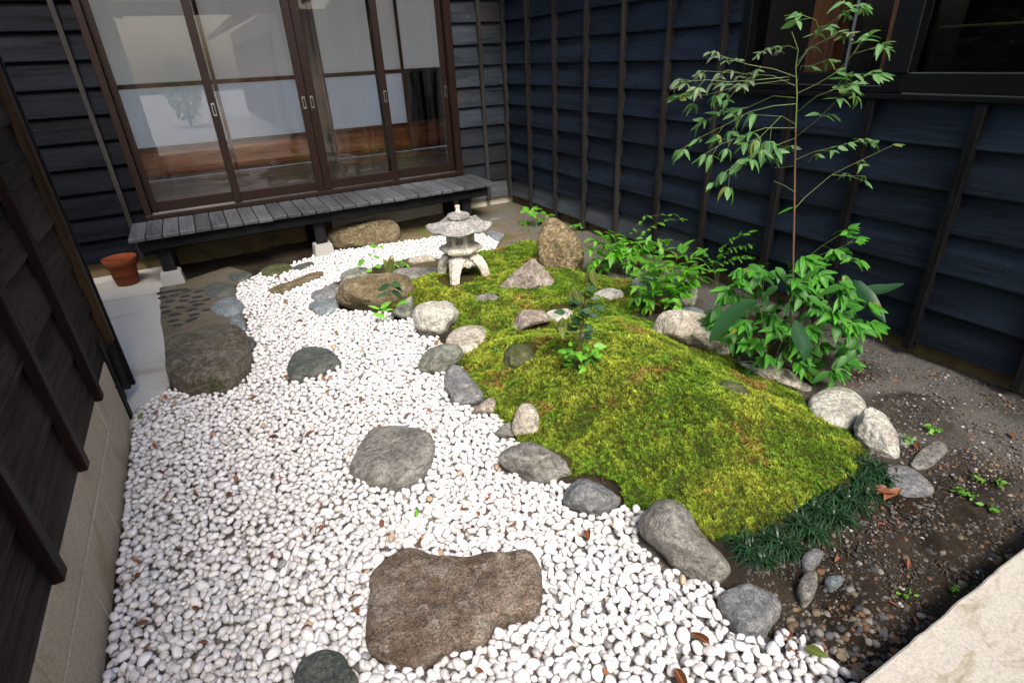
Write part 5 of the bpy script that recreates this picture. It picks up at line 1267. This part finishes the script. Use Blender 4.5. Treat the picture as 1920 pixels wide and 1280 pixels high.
# small upright shrub in the moss
uB = np.array(gh(1083, 692)); us = empty('shrub', uB, 'small upright shrub in the moss with drooping olive new leaves and bright lower leaves', 'shrub')
def up(x, y, o=0): return vhit(x, y, uB, o)
tube('stem', [uB, up(1086, 640), up(1094, 590), up(1100, 520)], .004, .0018, M['twig'], us, 6)
tube('branch', [up(1090, 620), up(1075, 600), up(1062, 570)], .0018, .001, M['twig'], us, 5); tube('branch', [up(1094, 590), up(1085, 560), up(1078, 540)], .0018, .001, M['twig'], us, 5)
for x, y in ((1078, 540), (1054, 595), (1108, 505)):
    for k in range(6):
        a = random.uniform(0, 6.28); put_leaf(us, LANCE, M['olive'], up(x, y, random.uniform(-.02, .02)), (math.cos(a) * .35, math.sin(a) * .35, -1), (-VIEW[0], -VIEW[1], .2), random.uniform(.07, .095))
def tw(x, y, o):
    q = up(x, y, o); sy = min(700, y + 22); tube('twig', [up(1086 + (690 - sy) * .08, sy), q], .0012, .0007, M['twig'], us, 4); return q
for x, y in scat(40, 1056, 1126, 535, 645):
    a = random.uniform(0, 6.28); put_leaf(us, ROUND, M['deepleaf'], tw(x, y, random.uniform(-.05, .05)), (math.cos(a), math.sin(a), random.uniform(-.3, .3)), (-VIEW[0] * .6, -VIEW[1] * .6, 1), random.uniform(.035, .055))
for x, y in scat(46, 1055, 1130, 640, 700):
    a = random.uniform(0, 6.28); put_leaf(us, OVATE, M['lime'], tw(x, y, random.uniform(-.06, .04)), (math.cos(a), math.sin(a), random.uniform(-.2, .4)), (-VIEW[0] * .7, -VIEW[1] * .7, 1), random.uniform(.035, .06))
# sapling before the tan boulder
sB = hit(735, 598, 2, .01); ss = empty('sapling', sB, 'thin sapling with one upright olive leaf tuft before the tan boulder', 'sapling')
def sp_(x, y, o=0): return vhit(x, y, sB, o)
tube('stem', [sB, sp_(733, 570), sp_(732, 530), sp_(730, 500)], .003, .0015, M['twig'], ss, 6)
for d in ((.05, 0, 1), (-.25, .1, 1), (.25, -.1, 1), (.1, -.3, .8)): put_leaf(ss, LANCE, M['olive'], sp_(731, 512), d, (-VIEW[0], -VIEW[1], .3), random.uniform(.09, .13))
for x, y, s in ((732, 535, -1), (734, 535, 1), (733, 545, 1), (731, 548, -1), (733, 530, 1)): put_leaf(ss, OVATE, M['deepleaf'], sp_(x, y), SIDE * s + np.array([0, 0, -.25]) - VIEW * random.uniform(0, .8), (-VIEW[0] * .5, -VIEW[1] * .5, 1), random.uniform(.07, .10))
for x, y, s in ((712, 580, -1), (714, 585, 1), (713, 578, 1), (745, 572, 1), (722, 595, -1)): put_leaf(ss, LANCE, M['lime'], sp_(x, y, -.05), SIDE * s + np.array([0, 0, .5]), (-VIEW[0] * .5, -VIEW[1] * .5, 1), random.uniform(.05, .09))
vB = np.array(hit(700, 512, 2, .03)); vn = empty('seedling', vB, 'thin seedling with light green lobed leaves behind the tan boulder', 'seedling')
tube('stem', [vB, vhit(698, 490, vB), vhit(703, 450, vB), vhit(704, 425, vB)], .0022, .001, M['twig'], vn, 5)
for x, y in ((672, 455), (693, 462), (712, 460), (700, 482), (690, 478), (703, 500), (698, 505), (685, 488)):
    a = random.uniform(0, 6.28); put_leaf(vn, ROUND, M['lime'], vhit(x, y, vB, random.uniform(-.03, .03)), (math.cos(a), math.sin(a), -.2), (-VIEW[0] * .7, -VIEW[1] * .7, 1), random.uniform(.05, .075))
bushy('seedling', (755, 505), 'low light green seedling left of the lantern', 'seedling', [(750, 490), (762, 495), (745, 497)], OVATE, M['lime'], .045, M['stem_g'], nper=(3, 4), offs=(-.03, .03))
bushy('weed', (1005, 425), 'bright green broad-leaved weed in the back corner behind the ochre rock', 'weed', [(985, 418), (1000, 400), (1012, 412), (1025, 402), (990, 396), (1005, 392)], ROUND, M['lime'], .075, M['stem_g'], nper=(3, 5), offs=(-.08, .08))
bushy('weed', (1082, 432), 'small pale green weed between the ochre rock and the wall', 'weed', [(1085, 422), (1075, 425), (1092, 418)], ROUND, M['lime'], .05, M['stem_g'], nper=(4, 5), offs=(-.03, .03))
for x, y, s, lb in ((1855, 958, .040, 'round-leaved green weed on the bare soil near the right edge'), (1800, 930, .03, 'small green weed left of the round-leaved weed'), (1748, 812, .035, 'two-leaved green weed by the half-sunk grey stone'), (1698, 832, .025, 'tiny green weed beside the patched boulder'), (1830, 905, .022, 'tiny green seedling above the round-leaved weed'),
                    (1870, 912, .022, 'tiny green seedling at the far right of the bare soil'), (1820, 938, .02, 'tiny seedling right beside the small green weed'), (1700, 1118, .018, 'tiny seedling on dark soil below the mondo grass'), (1785, 1115, .018, 'tiny seedling on dark soil by the pale slab'), (930, 665, .02, 'tiny round seedling at the back-left moss edge'), (895, 650, .02, 'tiny seedling between the flat pale stone and the moss'),
                    (962, 582, .02, 'tiny seedling in the moss by the smooth round stone'), (905, 625, .02, 'tiny seedling beside the flat pale stone')):
    bushy('weed', (x, y), lb, 'weed', [(x - 5, y - 5), (x + 5, y - 4), (x, y + 3)], ROUND, M['lime'], s * .8, M['stem_g'], nper=(2, 3), droop=.0, offs=(-.01, .01))
# mondo grass
def mondo(px, py, R, label):
    p = np.array(gh(px, py)); n = 105; V, F, C = [], [], []
    for i in range(n):
        a = random.uniform(0, 6.283); L = R * random.uniform(.8, 1.4); lift = random.uniform(.25, 1.2); w0 = random.uniform(.0018, .0032)
        d = np.array([math.cos(a), math.sin(a), 0]); s = np.array([-d[1], d[0], 0]); b0 = rng.normal(0, R * .18, 3) * [1, 1, 0]
        k0 = len(V); col = np.array([.011, .034, .012]) * random.uniform(.5, 2.8)
        for j in range(5):
            t = j / 4; q = p + b0 + d * L * (t * .80) + np.array([0, 0, L * (lift * t - (.25 + .75 * lift) * t * t * .9) + .004]); wd = w0 * (1 - t ** 2 * .95)
            V += [q - s * wd, q + s * wd]; C += [col * (.6 + .6 * t)] * 2
        for j in range(4): a_ = k0 + 2 * j; F += [(a_, a_ + 1, a_ + 3), (a_, a_ + 3, a_ + 2)]
    o = obj('mondo_clump', trimesh('mondo_clump', np.array(V) - p, F, np.array(C), True), M['grassd']); o.location = p
    tag(o, label, 'grass clump', 'mondo grass clumps edging the moss', 'thing')
for x, y, R, lb in ((1400, 1030, .085, 'dark mondo grass clump nearest the large smooth grey rock'), (1450, 1015, .08, 'second mondo grass clump from the large smooth grey rock'), (1500, 985, .085, 'third mondo grass clump from the large smooth grey rock'), (1535, 960, .075, 'fourth mondo grass clump from the large smooth grey rock'),
                    (1590, 945, .08, 'mondo grass clump beside the large fallen leaves'), (1605, 905, .08, 'mondo grass clump at the bend of the row'), (1630, 880, .085, 'mondo grass clump touching the patched boulder'), (1655, 900, .06, 'smallest mondo grass clump at the right end of the row'), (1425, 1050, .07, 'low mondo grass clump above the flat slate stone'), (1475, 1030, .075, 'mondo grass clump in the front of the row above the grey shard'), (1520, 1000, .08, 'mondo grass clump at the front middle of the row'), (1565, 975, .08, 'front mondo grass clump left of the large fallen leaves'), (1560, 930, .075, 'mondo grass clump growing into the moss edge'), (1620, 925, .075, 'front mondo grass clump at the bend of the row')):
    mondo(x, y, R, lb)
# fresh leaves lying about
for x, y, mt, L, lb in ((1508, 1215, 'olive', .06, 'olive green fallen leaf standing among the last pebbles'), (782, 972, 'lime', .03, 'bright green leaf fallen on the pebbles'), (263, 790, 'olive', .04, 'greenish leaf on the pebbles by the shed corner')):
    p = hit(x, y, 2, .01); o = bpy.data.objects.new('fresh_leaf', lmesh(OVATE[0], M[mt])); o.location = (p[0], p[1], max(.01, hm(p[0], p[1]) + .012)); o.scale = (L, L, L); o.rotation_euler = (.5, .2, random.uniform(0, 6)); COL.objects.link(o); tag(o, lb, 'leaf')

# ------------------------------------------------------------------ the far side, seen only as reflections in the glass doors
fe = empty('front_eave', (.9, -.5, 2.4), 'timber eave with rafters over the paved side of the courtyard', 'eave')
roof('roof', [(-3.0, -2.1, 2.44), (2.2, -2.1, 2.44), (2.2, -3.3, 2.86), (-3.0, -3.3, 2.86)], .1, M['tile'], fe)
for k in range(12): roof('rafter', [(-2.6 + k * .42, -2.12, 2.37), (-2.55 + k * .42, -2.12, 2.37), (-2.55 + k * .42, -3.3, 2.78), (-2.6 + k * .42, -3.3, 2.78)], .06, M['roofwood'], fe)
box('eave_beam', -3.0, 2.2, -2.5, -2.38, 2.34, 2.46, M['roofwood'], fe, .004)
for x in (-2.5, 2.1): box('eave_post', x - .06, x + .06, -2.5, -2.38, -.05, 2.34, M['roofwood'], fe, .004)
gw = empty('garden_house', (3.2, -7.5, 0), 'pale neighbouring house with lattice screens mirrored in the glass doors', 'house')
box('wall', 2.05, 5.0, -13, -3.6, -.05, 2.5, M['paper'], gw, 0)
for k in range(22): box('lattice_slat', 2.00, 2.045, -3.75 - k * .42, -3.67 - k * .42, .1, 2.1, M['roofwood'], gw, .003)
roof('roof', [(1.35, -13.3, 2.30), (1.35, -3.3, 2.30), (5.2, -3.3, 4.0), (5.2, -13.3, 4.0)], .1, M['roofwood'], gw)
hd = empty('hedge_bush', (.1, -9.5, 0), 'leafy bush mirrored in the glass doors', 'bush')
Pb = rng.normal(0, 1, (1400, 3)); Pb /= np.linalg.norm(Pb, axis=1)[:, None]; Pb *= rng.uniform(.6, 1, (1400, 1)) * np.array([.5, .5, .85]); Pb += [0.1, -9.5, .9]
Vb = []; 
for p in Pb:
    a = rng.normal(0, .05, 3); b = rng.normal(0, .05, 3); Vb += [p, p + a, p + b]
Cb = np.tile([.28, .40, .07], (len(Vb), 1)) * np.repeat(rng.uniform(.6, 1.4, (1400, 1)), 3, 0)
obj('foliage', trimesh('foliage', Vb, np.arange(len(Vb)).reshape(-1, 3), Cb, False), M['moss'], hd)
tube('trunk', [(.1, -9.5, -.05), (.12, -9.5, .5), (.1, -9.48, 1.0)], .04, .02, M['twig'], hd)
